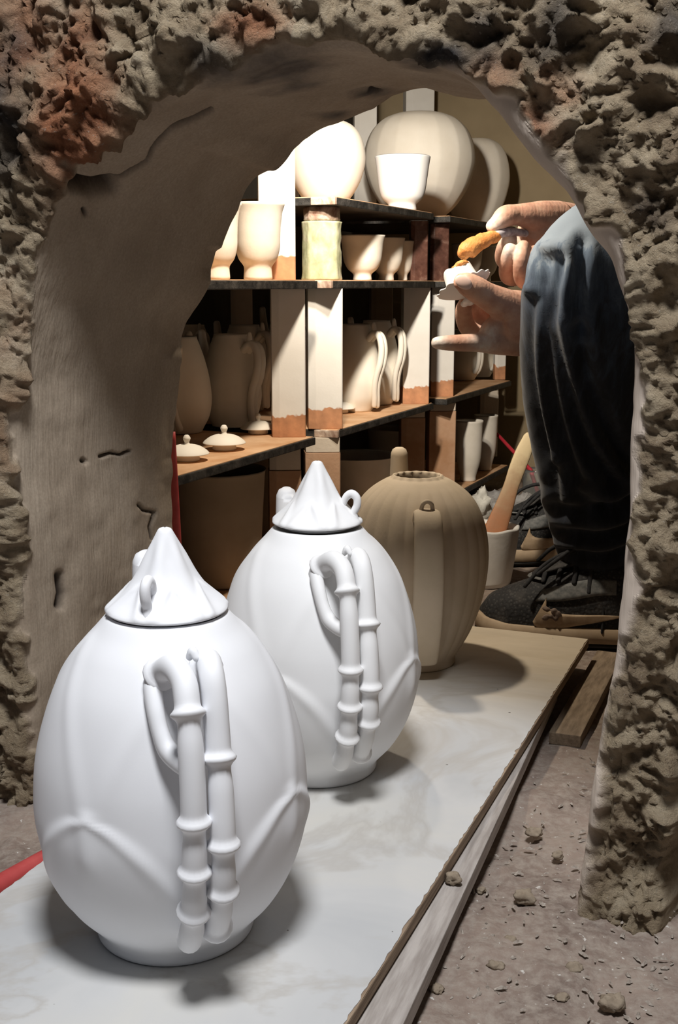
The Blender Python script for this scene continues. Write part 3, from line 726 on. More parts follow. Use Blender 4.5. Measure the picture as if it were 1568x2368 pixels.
# upper shelf
put('round_jar', JAR, 755, .16, ZUP, 90, 192, 'smooth round cream jar on the upper shelf, partly behind the arch', 'jar', cm, 'round jars')
put('faceted_jar', JAR, 968, .16, ZUP, 128, 236, 'large round faceted cream jar on the upper shelf', 'jar', cm, 'round jars', facets(16, .1), 192)
put('round_jar', JAR, 1098, .14, ZUP, 78, 196, 'round cream jar casting its shadow on the back wall', 'jar', cm, 'round jars', facets(12, .4), 96)
put('footed_cup', UPCUP, 930, .045, ZUP, 64, 122, 'small bright footed cup in front of the faceted jar', 'cup', M['bisque'], 'cups')
# eye-level shelf
put('flared_cup', FLARE, 597, .060, ZMID, 64, 172, 'flared clay cup with throwing lines beside the tall white post', 'cup', gm, 'cups')
put('flared_cup', FLARE, 500, .075, ZMID, 62, 172, 'flared clay cup half hidden behind the arch edge', 'cup', gm, 'cups')
put('small_cup', CUP, 838, .075, ZMID, 52, 101, 'small clay cup next to the olive glazed prop', 'cup', gm, 'cups')
put('small_cup', CUP, 893, .085, ZMID, 43, 97, 'small clay cup, middle of the row of three', 'cup', gm, 'cups')
put('small_cup', CUP, 931, .080, ZMID, 27, 90, 'small clay cup, farthest of three beside the brown prop', 'cup', gm, 'cups')
put('small_cup', CUP, 1080, .10, ZMID, 37, 84, 'pale clay cup behind the orange clay brush', 'cup', gm, 'cups')
put('small_cup', CUP, 1122, .11, ZMID, 32, 78, 'pale clay cup behind the fingers of the upper hand', 'cup', gm, 'cups')
# bottom shelf
put('clay_bucket', BUCK, 505, .125, ZBOT, 114, 262, 'big brown clay bucket behind the nearest pointed lid', 'bucket', M['bucketclay'], 'clay buckets', n=96)
put('clay_bucket', BUCK, 612, .25, ZBOT, 84, 200, 'brown clay bucket behind the spout of the middle teapot', 'bucket', M['bucketclay'], 'clay buckets', n=96)
put('clay_basin', BUCK, 828, .15, ZBOT, 92, 128, 'pale basin behind the tan spout, nearer of two', 'basin', gm, 'basins', n=96)
put('clay_basin', BUCK, 914, .22, ZBOT, 66, 122, 'pale basin showing above the tan teapot opening, farther of two', 'basin', gm, 'basins', n=96)
put('tall_beaker', BEAK, 1082, 0, ZBOT, 33, 141, 'tall pale beaker on the bottom shelf, nearer of two', 'beaker', gm, 'beakers', py=1112)
put('tall_beaker', BEAK, 1121, 0, ZBOT, 28, 128, 'tall pale beaker on the bottom shelf, farther of two', 'beaker', gm, 'beakers', py=1087)
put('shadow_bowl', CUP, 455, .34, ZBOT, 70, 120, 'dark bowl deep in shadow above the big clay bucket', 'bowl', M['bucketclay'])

# small teapots with two-strand handles
TB = [(0, .03), (.55, .03), (.62, 0), (.66, .01), (.74, .06), (.90, .16), (.985, .28), (1.0, .38), (.95, .54), (.85, .70), (.72, .84), (.61, .94), (.565, .975), (.555, 1.0), (.53, 1.0), (.51, .97), (.52, .9)]
def small_teapot(loc, r, h, haz_, label, spout=True, mat=cm, straight=False):
    o = root('small_teapot', loc, haz_, label, 'teapot', 'small teapots on the shelves')
    V, F = lathe([(a * r, b * h) for a, b in TB], 72, None, 60); mk('body', V, F, mat, o)
    if straight: pth = [(.78, .80), (.98, .86), (1.22, .80), (1.34, .62), (1.34, .42), (1.22, .26), (1.05, .18)]
    else: pth = [(.70, .83), (.92, .90), (1.16, .86), (1.32, .73), (1.32, .57), (1.18, .42), (1.08, .28), (1.02, .16), (.95, .08)]
    for i, off in enumerate((-.105, .105)):
        V, F = tube([(a * r, (off * (1 - .25 * k / len(pth)) + (0 if straight else .10 * math.sin(k * .9))) * r, b * h - .01 * i * h) for k, (a, b) in enumerate(pth)], [.125 * r] * 5 + [.115 * r] * (len(pth) - 5), 14, 50)
        mk('handle_strand', V, F, mat, o)
    V, F = tube([(.92 * r, 0, .92 * h), (.90 * r, 0, .985 * h), (.90 * r, 0, 1.01 * h)], [.10 * r, .085 * r, .06 * r], 12, 12); mk('handle_bud', V, F, mat, o)
    if spout:
        V, F = tube([(-.80 * r, 0, .45 * h), (-1.15 * r, 0, .62 * h), (-1.35 * r, 0, .85 * h), (-1.42 * r, 0, 1.0 * h)], [.30 * r, .22 * r, .16 * r, .13 * r], 16, 30); mk('spout', V, F, mat, o)
    return o
h1 = math.radians(-58)
small_teapot(on_z(537, 985, ZLOW), .061, .186, math.radians(-42), 'cream teapot with curled two-strand handle, left bay front')
small_teapot(on_z(420, 1000, ZLOW), .060, .186, math.radians(-95), 'cream teapot cut off by the arch edge at far left of the shelf')
small_teapot(on_z(568, 950, ZLOW), .060, .195, math.radians(-38), 'cream teapot in shadow behind the left bay teapot')
small_teapot(on_z(446, 938, ZLOW), .056, .190, math.radians(-60), 'dark shaded teapot deep at the back of the left bay', False)
tT = SHpx(822, .105, ZLOW)
small_teapot(SH(tT, .105, ZLOW), .058, .196, math.radians(-40), 'cream teapot with twin curved handle strands, nearer in the middle bay')
small_teapot(SH(tT + .155, .115, ZLOW), .057, .200, math.radians(-40), 'cream teapot with twin handle strands, farther in the middle bay')
small_teapot(SH(tT + .05, .30, ZLOW), .056, .225, math.radians(-40), 'shadowed teapot behind the paired teapots in the middle bay')
small_teapot(on_z(1068, 879, ZLOW), .056, .150, math.radians(-52), 'cream teapot under the pointing finger on the far shelf', True, cm, True)
small_teapot(on_z(1111, 871, ZLOW), .046, .140, math.radians(-50), 'cream teapot under the palm of the lower hand', True, cm, True)
# lids beside them
def small_lid(loc, r, label):
    o = root('teapot_lid', loc, 0, label, 'lid', 'loose teapot lids')
    V, F = lathe([(.001, 0), (.5 * r, 0), (.56 * r, .004), (.56 * r, .28 * r), (.98 * r, .30 * r), (1.0 * r, .33 * r), (.9 * r, .45 * r), (.65 * r, .62 * r), (.35 * r, .72 * r), (.001, .74 * r)], 64, None, 60); mk('cap', V, F, cm, o)
    V, F = lathe([(.001, .70 * r), (.15 * r, .71 * r), (.11 * r, .82 * r), (.15 * r, .93 * r), (.17 * r, 1.02 * r), (.10 * r, 1.14 * r), (.001, 1.17 * r)], 24, None, 30); mk('knob', V, F, cm, o)
small_lid(on_z(519, 1040, ZLOW), .0375, 'domed clay lid with knob lying in front of the left bay teapot')
small_lid(on_z(433, 1065, ZLOW), .0365, 'domed clay lid with knob at the shelf edge by the arch')
small_lid(on_z(597, 1003, ZLOW), .034, 'domed clay lid tucked against the white kiln post')
small_lid(on_z(786, 955, ZLOW), .034, 'domed clay lid peeping out right of the corner post')

# ------------------------------------------------------------------ the seated person
def pw(px, py, Y): return on_Y(px, py, Y)
def chain(pts, n=16, m=None):
    """pts: (x,y,z,r) -> closed tapered tube with round ends"""
    A = np.array([[*p] for p in pts], float)
    return tube(A[:, :3], A[:, 3], n, m or max(6, 6 * len(pts)))
def pch(pts, n=16):
    return chain([(*pw(a, b, c), r) for a, b, c, r in pts], n)
def ell(c, r, n=20, m=14):
    th = np.linspace(0, 2 * math.pi, n, endpoint=False); ph = np.linspace(.04, math.pi - .04, m)
    V = np.array([[c[0] + r[0] * math.sin(p) * math.cos(t), c[1] + r[1] * math.sin(p) * math.sin(t), c[2] + r[2] * math.cos(p)] for p in ph for t in th])
    F = [tuple(reversed(f)) for f in grid_faces(m, n, True)]; F += [tuple(range(n)), tuple(range(m * n - 1, (m - 1) * n - 1, -1))]
    return V, F
M['skin'] = None
def skin_material():
    m, nt, b = newmat('weathered_skin'); v = coords(nt)
    c = ramp(nt, noise(nt, v, 45, 5, .6), [(.3, (.42, .22, .16)), (.5, (.54, .32, .235)), (.7, (.62, .41, .32))])
    dust = attr(nt, 'dust'); dn = noise(nt, v, 160, 4); mm = N(nt, 'ShaderNodeMath', operation='MULTIPLY'); nt.links.new(dust, mm.inputs[0]); nt.links.new(dn, mm.inputs[1])
    m2 = N(nt, 'ShaderNodeMath', operation='MULTIPLY'); nt.links.new(mm.outputs[0], m2.inputs[0]); m2.inputs[1].default_value = 1.7; m2.use_clamp = True
    c = mix(nt, m2.outputs[0], c, (.80, .76, .72))
    nt.links.new(c, b.inputs['Base Color']); b.inputs['Roughness'].default_value = .55
    b.inputs['Subsurface Weight'].default_value = .12; b.inputs['Subsurface Radius'].default_value = (.006, .002, .001); b.inputs['Subsurface Scale'].default_value = .5
    wv = nt.nodes.new('ShaderNodeTexWave'); wv.inputs['Scale'].default_value = 55; wv.inputs['Distortion'].default_value = 6; wv.inputs['Detail'].default_value = 3
    nt.links.new(v, wv.inputs['Vector'])
    ad = N(nt, 'ShaderNodeMath', operation='MULTIPLY_ADD'); nt.links.new(wv.outputs[1], ad.inputs[0]); ad.inputs[1].default_value = .12; nt.links.new(noise(nt, v, 150, 5), ad.inputs[2])
    bump(nt, b, ad.outputs[0], .4, .0016); return m
M['skin'] = skin_material()
HIP = np.array([1.02, 2.20, .43]); person = root('person', (HIP[0], HIP[1], 0), 0, 'person in faded dark jeans and black sneakers, seated low, brushing clay onto a lid', 'person')
PO = np.array([HIP[0], HIP[1], 0])
parts = []
# torso, neck, head (bent forward over the work)
parts += [chain([(1.02, 2.20, .40, .17), (1.03, 2.20, .58, .165), (1.00, 2.20, .80, .18), (.97, 2.20, .97, .15), (.94, 2.20, 1.07, .07), (.91, 2.20, 1.13, .065)], 24)]
parts += [chain([(.98, 1.98, .97, .085), (.98, 2.20, 1.0, .10), (.98, 2.42, .97, .085)], 20)]
HC = np.array([.855, 2.20, 1.235])
parts += [ell(HC + [.01, 0, .03], (.125, .098, .125)), ell(HC + [-.04, 0, -.05], (.085, .078, .09)), ell(HC + [-.128, 0, -.005], (.026, .016, .030)), ell(HC + [.015, .10, 0], (.026, .014, .036)), ell(HC + [.015, -.10, 0], (.026, .014, .036)), ell(HC + [-.105, 0, -.065], (.03, .038, .010)), ell(HC + [-.105, 0, -.082], (.027, .034, .010))]
# legs under the jeans (run down into the shoes)
KN = pw(1378, 640, 1.80); AN = pw(1396, 1330, 1.965)
KF = np.array([.50, 2.52, .60]); AF = np.array([.545, 2.50, .10])
parts += [chain([(1.0, 2.09, .42, .12), (.72, 1.95, .53, .085), (*KN, .06), (*(KN * .5 + AN * .5), .045), (*AN, .042), (AN[0] - .03, AN[1], .05, .035)], 20)]
parts += [chain([(1.0, 2.31, .42, .12), (.74, 2.43, .53, .10), (*KF, .075), (*(KF * .5 + AF * .5), .06), (*AF, .042), (AF[0] - .03, AF[1], .05, .035)], 20)]
# near (left) arm: upper arm, forearm, wrist
WL = pw(1268, 746, 2.02)
parts += [chain([(.98, 1.97, .96, .070), (.93, 1.96, .80, .062), (.87, 1.98, .66, .052), (.66, 2.02, .585, .052), (*WL, .043)], 20)]
# far (right) arm
WR = pw(1335, 535, 2.16)
parts += [chain([(.98, 2.43, .96, .070), (.95, 2.44, .82, .062), (.88, 2.40, .72, .052), (.66, 2.28, .70, .050), (*WR, .040)], 20)]
# left hand: palm side, thumb on the lid, index stretched out, others curled behind
parts += [pch([(1268, 746, 2.02, .043), (1225, 744, 1.985, .045), (1192, 748, 1.965, .046), (1178, 752, 1.96, .041)], 20),
          pch([(1245, 712, 1.99, .026), (1195, 712, 1.955, .029), (1160, 706, 1.935, .026)]),
          pch([(1230, 780, 1.99, .028), (1195, 788, 1.965, .026), (1160, 788, 1.95, .021)]),
          pch([(1188, 716, 1.95, .030), (1150, 697, 1.925, .0250), (1122, 682, 1.91, .0215), (1098, 667, 1.898, .0205), (1076, 655, 1.892, .0180), (1066, 651, 1.89, .0145)]),
          pch([(1190, 790, 1.96, .024), (1148, 791, 1.945, .0210), (1105, 792, 1.93, .0158), (1065, 793, 1.915, .0140), (1030, 793, 1.905, .0122), (1008, 793, 1.90, .0098)]),
          pch([(1150, 752, 1.945, .019), (1135, 765, 1.94, .018), (1125, 785, 1.935, .016)]),
          pch([(1180, 775, 2.0, .022), (1120, 778, 2.02, .0175), (1082, 757, 2.02, .0155), (1072, 722, 1.995, .0145), (1078, 700, 1.975, .0125)]),
          pch([(1185, 755, 2.02, .022), (1135, 752, 2.05, .0175), (1100, 728, 2.05, .0155), (1090, 692, 2.02, .0140), (1095, 672, 1.995, .0125)]),
          pch([(1190, 735, 2.03, .020), (1150, 725, 2.06, .0160), (1120, 700, 2.06, .0140), (1108, 668, 2.03, .0125)])]
# right hand: thumb above, curled fingers below, palm heel towards us
parts += [pch([(1335, 530, 2.16, .042), (1290, 526, 2.11, .045), (1258, 530, 2.08, .044), (1246, 560, 2.09, .040)], 20),
          pch([(1270, 520, 2.06, .034), (1240, 530, 2.04, .030), (1226, 545, 2.035, .021)]),
          pch([(1290, 508, 2.07, .032), (1248, 504, 2.035, .0285), (1214, 498, 2.01, .0205), (1190, 497, 2.00, .0175), (1168, 501, 1.99, .0182), (1150, 516, 1.985, .0140), (1137, 525, 1.983, .0115)]),
          pch([(1258, 600, 2.13, .024), (1205, 612, 2.12, .0165), (1166, 602, 2.07, .0145), (1166, 572, 2.03, .0130), (1181, 551, 2.005, .0118)]),
          pch([(1260, 608, 2.10, .024), (1218, 634, 2.05, .0165), (1178, 640, 2.02, .0148), (1172, 610, 1.985, .0130), (1180, 576, 1.965, .0118)]),
          pch([(1264, 610, 2.08, .024), (1240, 646, 2.03, .0160), (1210, 647, 1.985, .0142), (1204, 606, 1.955, .0125), (1211, 568, 1.965, .0108)]),
          pch([(1270, 600, 2.06, .022), (1262, 636, 2.01, .0145), (1240, 634, 1.975, .0130), (1233, 604, 1.96, .0118), (1238, 578, 1.97, .0100)])]
V, F = join(*parts)
V, F, NR = remesh(V, F, .0026, 2)
pxx, pyy = project(V)
dust = np.zeros(len(V))
for (x, y, r) in [(1010, 793, 26), (1130, 770, 22), (1120, 790, 30), (1136, 524, 26), (1178, 560, 20), (1178, 582, 18), (1075, 650, 10)]:
    dust = np.maximum(dust, np.exp(-(((pxx - x) / r) ** 2 + ((pyy - y) / r) ** 2)))
dust *= (V[:, 0] < .7) * (V[:, 1] < 2.2)
body = mk('body', V - PO, F, M['skin'], person, attrs={'dust': dust})
# nail on the thumb
M['nail'] = pm('thumb_nail', (.78, .58, .52), None, rough=.3, bstr=0)
tn = pw(1072, 653, 1.8735); Vn, Fn = ell((0, 0, 0), (.0150, .0040, .0100), 16, 10)
ca, sa = math.cos(-.55), math.sin(-.55); Vn = np.column_stack([Vn[:, 0] * ca - Vn[:, 2] * sa, Vn[:, 1], Vn[:, 0] * sa + Vn[:, 2] * ca]) + tn - PO
mk('thumb_nail', Vn, Fn, M['nail'], person)
M['hair'] = pm('black_hair', (.02, .018, .016), (.05, .045, .04), 90, .5, 400, .5, .002, (1, 1, 6))
Vh, Fh = ell(HC + [.035, 0, .055], (.122, .108, .122), 28, 18); Vh[:, 2] = np.maximum(Vh[:, 2], HC[2] - .03 - .12 * (Vh[:, 0] > HC[0] + .02)); mk('hair', Vh - PO, Fh, M['hair'], person)

# jeans
def denim_material():
    m, nt, b = newmat('faded_denim'); v = coords(nt); v2 = coords(nt, (1, 1, .22))
    wear = attr(nt, 'wear')
    st = noise(nt, v2, 60, 5, .65, .5); ad = N(nt, 'ShaderNodeMath', operation='MULTIPLY_ADD'); nt.links.new(st, ad.inputs[0]); ad.inputs[1].default_value = .75
    nt.links.new(wear, ad.inputs[2])
    c = ramp(nt, ad.outputs[0], [(.30, (.010, .011, .014)), (.52, (.022, .026, .036)), (.72, (.050, .070, .108)), (.93, (.12, .165, .23)), (1.0, (.22, .27, .33))])
    nt.links.new(c, b.inputs['Base Color']); b.inputs['Roughness'].default_value = .85; b.inputs['Specular IOR Level'].default_value = .15
    b.inputs['Sheen Weight'].default_value = .15
    bump(nt, b, noise(nt, v, 700, 2), .2, .0008); return m
M['denim'] = denim_material()
jp = []
jl = [(*pw(1394, 1292, 1.965), .072), (*pw(1384, 1225, 1.955), .076), (*pw(1368, 1080, 1.93), .088), (*pw(1362, 920, 1.89), .102), (*pw(1362, 780, 1.85), .104), (*pw(1372, 668, 1.815), .100), (*pw(1392, 618, 1.80), .096), (*pw(1450, 606, 1.82), .102), (.62, 1.89, .575, .118), (.80, 1.98, .52, .135), (1.0, 2.09, .44, .150)]
jp.append(chain(jl, 40, 90))
jp.append(chain([(*(AF + [0.02, 0, .02]), .078), (.54, 2.50, .30, .095), (.50, 2.52, .52, .10), (.515, 2.515, .60, .10), (.58, 2.49, .60, .105), (.74, 2.43, .55, .125), (1.0, 2.31, .44, .15)], 32, 60))
jp.append(chain([(1.02, 2.08, .42, .15), (1.03, 2.20, .44, .175), (1.02, 2.32, .42, .15)], 28))
jp.append(chain([(1.03, 2.20, .44, .18), (1.03, 2.20, .60, .175)], 28))
V, F = join(*jp); V, F, NR = remesh(V, F, .0065, 6)
# long creases falling from the knee, plus soft puckers
q = (V - PO)
fx = V[:, 0] * 1.0 + V[:, 1] * .55; diag = fx * 30 + V[:, 2] * 8.0
crease = fbm(np.column_stack([fx * 15 + V[:, 2] * 5.5, V[:, 1] * 5, V[:, 2] * 2.0]), 2, 501, .35)
pucker = fbm(V * np.array([26, 26, 34]), 3, 511)
near_l = sstep(2.15, 2.05, V[:, 1])
hem = sstep(.20, .10, V[:, 2])
ridge = 1 - 2 * np.abs(crease)
V2 = V + NR * ((ridge - .4) * .007 + pucker * .0009 + hem * fbm(V * 40, 2, 521) * .004)[:, None]
jx, jy = project(V); fr_ = sstep(.45, .0, NR[:, 1]) * sstep(2.12, 2.05, V[:, 1])
def fold(poly, w_, dpt):
    poly = np.array(poly, float); best = np.full(len(V), 1e9); P_ = cr(poly, 24)
    for a, b in zip(P_[:-1], P_[1:]):
        ab = b - a; t = np.clip(((jx - a[0]) * ab[0] + (jy - a[1]) * ab[1]) / np.dot(ab, ab), 0, 1); best = np.minimum(best, np.hypot(jx - a[0] - t * ab[0], jy - a[1] - t * ab[1]))
    tap = 1.0
    return fr_ * dpt * (-np.exp(-(best / w_) ** 2) + .55 * np.exp(-((best - 2.1 * w_) / (1.1 * w_)) ** 2))
fd = 0
for poly, w_, dpt in [([(1268, 600), (1258, 720), (1272, 860), (1300, 990), (1340, 1100)], 9, .014), ([(1300, 600), (1284, 720), (1308, 870), (1352, 1010), (1415, 1110)], 10, .016),
                      ([(1335, 760), (1362, 900), (1420, 1030), (1470, 1090)], 12, .014), ([(1238, 690), (1234, 850), (1258, 1000), (1298, 1140)], 7, .009), ([(1345, 560), (1338, 680), (1350, 760)], 9, .009),
                      ([(1290, 1165), (1370, 1180), (1450, 1150)], 9, .010), ([(1302, 1228), (1390, 1236), (1460, 1212)], 8, .010), ([(1310, 1275), (1400, 1282), (1460, 1262)], 7, .008), ([(1300, 1080), (1350, 1150), (1420, 1180)], 9, .009)]:
    fd = fd + fold(poly, w_ * 1.45, dpt)
V2 = V2 + NR * np.clip(fd, -.022, .014)[:, None]
wear = .16 + .54 * np.exp(-((V[:, 2] - .70) / .10) ** 2) * near_l + .14 * sstep(.35, .6, V[:, 2]) + .10 * np.clip(ridge, 0, 1) * sstep(.25, .5, V[:, 2]) - .16
jeans = mk('jeans', V2 - PO, F, M['denim'], person, attrs={'wear': wear + .02}); jeans['label'] = 'dark jeans faded pale blue over the knee'
# side seam running down the outer leg
seam = [pw(x, y, Y) for x, y, Y in [(1425, 690, 1.72), (1398, 780, 1.757), (1372, 860, 1.80), (1350, 940, 1.825), (1340, 1020, 1.85)]]
M['thread'] = pm('seam_thread', (.10, .10, .11), None, rough=.8, bstr=0)
V, F = join(*[ell(tuple(p), (.002, .002, .006), 8, 6) for p in cr(seam, 34)])
# jacket
M['jacket'] = pm('dark_jacket', (.018, .02, .026), (.035, .038, .05), 18, .85, 400, .3, .001)
jk = [chain([(1.03, 2.20, .52, .185), (1.03, 2.20, .62, .188), (1.00, 2.20, .80, .20), (.97, 2.20, .97, .165), (.955, 2.20, 1.03, .10)], 30),
      chain([(.98, 1.97, .96, .098), (.93, 1.955, .80, .085), (.875, 1.975, .665, .072), (.70, 2.02, .598, .066), (.56, 2.03, .572, .060)], 24),
      chain([(.98, 2.43, .96, .098), (.95, 2.44, .82, .085), (.88, 2.40, .72, .072), (.68, 2.29, .70, .064), (.53, 2.22, .695, .056)], 24),
      chain([(.98, 1.98, .97, .10), (.98, 2.20, 1.0, .12), (.98, 2.42, .97, .10)], 24)]
V, F = join(*jk); V, F, NR = remesh(V, F, .009, 5)
V = V + NR * (fbm(V * 14, 3, 531) * .006)[:, None]; mk('jacket', V - PO, F, M['jacket'], person)

# sneakers
def shoe_mesh_material():
    m, nt, b = newmat('black_knit_upper'); v = coords(nt)
    vo = nt.nodes.new('ShaderNodeTexVoronoi'); nt.links.new(v, vo.inputs['Vector']); vo.inputs['Scale'].default_value = 230
    c = ramp(nt, vo.outputs['Distance'], [(.18, (.045, .044, .042)), (.42, (.013, .013, .014))])
    d = ramp(nt, noise(nt, v, 40, 5), [(.5, (0, 0, 0)), (.8, (.5, .5, .5))]); c = mix(nt, d, c, (.10, .09, .08))
    nt.links.new(c, b.inputs['Base Color']); b.inputs['Roughness'].default_value = .8
    bump(nt, b, vo.outputs['Distance'], .6, .0012); return m
M['knit'] = shoe_mesh_material()
M['sole'] = pm('beige_rubber_sole', (.33, .245, .16), (.44, .34, .235), 30, .75, 200, .15, .001)
M['outsole'] = pm('black_outsole', (.012, .012, .012), (.03, .028, .026), 50, .7, 200, .2, .001)
M['lace'] = pm('black_lace', (.010, .010, .011), (.028, .028, .03), 200, .8, 900, .3, .0006)
M['overlay'] = pm('grey_eyestay', (.085, .09, .09), (.17, .17, .165), 160, .7, 500, .3, .0006)
M['emblem'] = pm('tan_emblem_print', (.36, .26, .165), (.50, .38, .26), 70, .6, 300, .15, .0006)
M['mud'] = pm('dried_mud', (.12, .085, .065), (.20, .15, .12), 80, .9, 200, .6, .002)
SLc = .41
_sx = np.array([0, .06, .2, .35, .5, .62, .75, .88, .96, 1.0])
_sw = np.array([.020, .036, .046, .047, .050, .056, .060, .055, .040, .014])
_sh = np.array([.070, .098, .112, .122, .116, .104, .084, .062, .046, .022])
ZU = .028
def s_w(s): return np.interp(s, _sx, _sw)
def s_h(s): return np.interp(s, _sx, _sh)
def upper_pt(s, z, side=1, off=0.0):
    """point on the side of the upper at length fraction s, height z above the sole line"""
    h = s_h(s); k = np.clip(z / h, 0, 1); y = s_w(s) * np.sqrt(np.clip(1 - k ** 2.4, 0, 1)) ** .8 * (1 + .10 * math.sin(math.pi * min(k * 1.3, 1)))
    nrm = np.array([0, side * (1 - .6 * k), .25 + .6 * k]); nrm /= np.linalg.norm(nrm)
    return np.array([s * SLc, side * y, ZU + k * h]) + nrm * off
def top_pt(s, y, off=0.0):
    w_ = s_w(s); k = (1 - min(abs(y) / (w_ * 1.05), 1) ** 2.5) ** (1 / 2.4); return np.array([s * SLc, y, ZU + k * s_h(s) + off])
def patch(outline, side, off, n=26):
    """fill an outline given in (s,z): strips between matched lower and upper edges"""
    lo, hi = outline; lo = cr(lo, n); hi = cr(hi, n); rows = []
    for k in np.linspace(0, 1, 6):
        rows.append([upper_pt(a[0] * (1 - k) + b_[0] * k, a[1] * (1 - k) + b_[1] * k, side, off) for a, b_ in zip(lo, hi)])
    inner = [[upper_pt(a[0] * (1 - k) + b_[0] * k, a[1] * (1 - k) + b_[1] * k, side, -.004) for a, b_ in zip(lo, hi)] for k in (1, 0)]
    V = np.array(rows + inner).reshape(-1, 3); return V, grid_faces(8, n, closed_v=True)
def sneaker(parent, toe, heel_dir, roll, name_label, mud=False, side=1):
    """toe: world point of the toe tip on the ground, heel_dir: angle of the toe-pointing direction"""
    sh = bpy.data.objects.new('sneaker', None); COL.objects.link(sh); sh.parent = parent
    d = np.array([math.cos(heel_dir), math.sin(heel_dir), 0]); base = np.array(toe) - d * SLc - PO
    sh.location = Vector(base.tolist()) * S; sh.rotation_euler = (0, 0, heel_dir); sh['label'] = name_label
    ss = np.linspace(0.001, 1, 60); rows = []
    for s in ss:
        h, w_ = s_h(s), s_w(s); ph = np.linspace(0, math.pi, 40); row = []
        for p in ph:
            k = math.sin(p) ** .85; y = w_ * math.copysign(abs(math.cos(p)) ** .72, math.cos(p)) * (1 + .10 * math.sin(p) ** 2 * abs(math.cos(p)))
            row.append((s * SLc, y, ZU - .004 + k * h))
        rows.append(row)
    V = np.array(rows).reshape(-1, 3); F = grid_faces(60, 40) + [tuple(range(39, -1, -1)), tuple(range(59 * 40, 60 * 40))]
    F += [(i * 40, (i + 1) * 40, (i + 1) * 40 + 39, i * 40 + 39) for i in range(59)]
    mk('upper', V, F, M['knit'], sh)
    def soleloft(z0, z1, grow0, grow1, name, mat):
        rows = []
        for z, g in ((z0, grow0 - .004), (z0 + .002, grow0), ((z0 + z1) / 2, (grow0 + grow1) / 2 + .001), (z1 - .002, grow1), (z1, grow1 - .004)):
            s1 = np.linspace(0, 1, 50)
            toe_up = lambda s: .010 * max(0, (s - .82) / .18) ** 2
            a = [(s * (SLc + .012) - .006, s_w(s) * 1.04 + g, z + toe_up(s)) for s in s1]; b_ = [(x, -y, zz) for x, y, zz in reversed(a)]
            rows.append(a + b_)
        V = np.array(rows).reshape(-1, 3); n = 100; F = grid_faces(5, n, True) + [tuple(range(n - 1, -1, -1)), tuple(range(4 * n, 5 * n))]
        mk(name, V, F, mat, sh)
    soleloft(.0, .009, .001, .003, 'outsole', M['outsole']); soleloft(.008, .035, .004, .002, 'midsole', M['sole'])
    sd = side
    # side emblem
    lo = [(.755, .026), (.768, .014), (.745, .005), (.68, .004), (.59, .011), (.50, .019), (.42, .028)]
    hi = [(.715, .056), (.715, .042), (.69, .034), (.645, .031), (.57, .030), (.50, .0305), (.42, .031)]
    V, F = patch((lo, hi), sd, .0016); e_ = mk('emblem', V, F, M['emblem'], sh); e_['label'] = 'tan curved tick emblem'
    lo = [(.76, .050), (.68, .052), (.60, .057), (.51, .064), (.44, .066)]; hi = [(.735, .066), (.67, .074), (.60, .082), (.52, .088), (.44, .088)]
    for z_ in (sd, -sd):
        V, F = patch((lo, hi), z_, .0014, 20); mk('eyestay', V, F, M['overlay'], sh)
    # toe-side arc of the lacing
    arcp = [top_pt(.79 - .035 * (abs(y) / .026) ** 2, y, .002) for y in np.linspace(-.030, .030, 9)]
    V, F = tube(arcp, .0055, 10, 30, flat=(.35, 1)); mk('lace_stay', V, F, M['overlay'], sh)
    # tongue and laces
    tg_ = [top_pt(s, 0, .004) for s in (.75, .66, .56, .48)] + [np.array([.41 * SLc, 0, ZU + .145])]
    V, F = tube(tg_, [.020, .024, .026, .026, .022], 16, 30, flat=(.25, 1)); mk('tongue', V, F, M['knit'], sh)
    for i, s in enumerate((.735, .675, .61, .55, .49)):
        yy = .030 + .004 * i
        for g in (-1, 1):
            pts = [top_pt(s, g * yy * 1.15, .002), top_pt(s - .008, g * yy * .6, .0055), top_pt(s - .016, 0, .0085), top_pt(s - .026, -g * yy * .6, .006)]
            V, F = tube(pts, .0042, 8, 16, flat=(.6, 1)); mk('lace', V, F, M['lace'], sh)
    k0 = top_pt(.56, .004 * sd, .016)
    ends = [[k0, k0 + [.03, .022 * sd, .004], k0 + [.070, .042 * sd, -.016], k0 + [.100, .060 * sd, -.050]],
            [k0, k0 + [.025, -.024 * sd, .010], k0 + [.06, -.038 * sd, -.004], k0 + [.085, -.046 * sd, -.030]],
            [k0, k0 + [.020, .026 * sd, .012], k0 + [.050, .044 * sd, -.006], k0 + [.080, .052 * sd, -.030]]]
    for e in ends:
        V, F = tube(e, [.0045, .0040, .0036, .0034], 8, 24); mk('lace', V, F, M['lace'], sh)
    V, F = ell(tuple(k0), (.010, .012, .008), 12, 8); mk('lace_knot', V, F, M['lace'], sh)
    if mud:
        rnd = random.Random(4); blobs = []
        for i in range(9):
            p = upper_pt(.695 + rnd.uniform(-.03, .03), .030 + rnd.uniform(-.008, .012), sd, .001)
            blobs.append(ell(tuple(p), (rnd.uniform(.004, .008), .003, rnd.uniform(.003, .007)), 8, 6))
        V, F = join(*blobs); V = V + fbm(V * 200, 2, 601)[:, None] * .0012; V, F, _ = remesh(V, F, .0014, 1); mk('mud_clot', V, F, M['mud'], sh)
    return sh
tn_ = on_z(1108, 1462, 0); sneaker(person, np.array([tn_[0], tn_[1], 0]), math.pi - .22, 0, 'black sneaker nearest to the board', True)
tf = on_z(1088, 1296, 0); sneaker(person, np.array([tf[0], tf[1], 0]), math.pi + .12, 0, 'black sneaker of the farther foot')
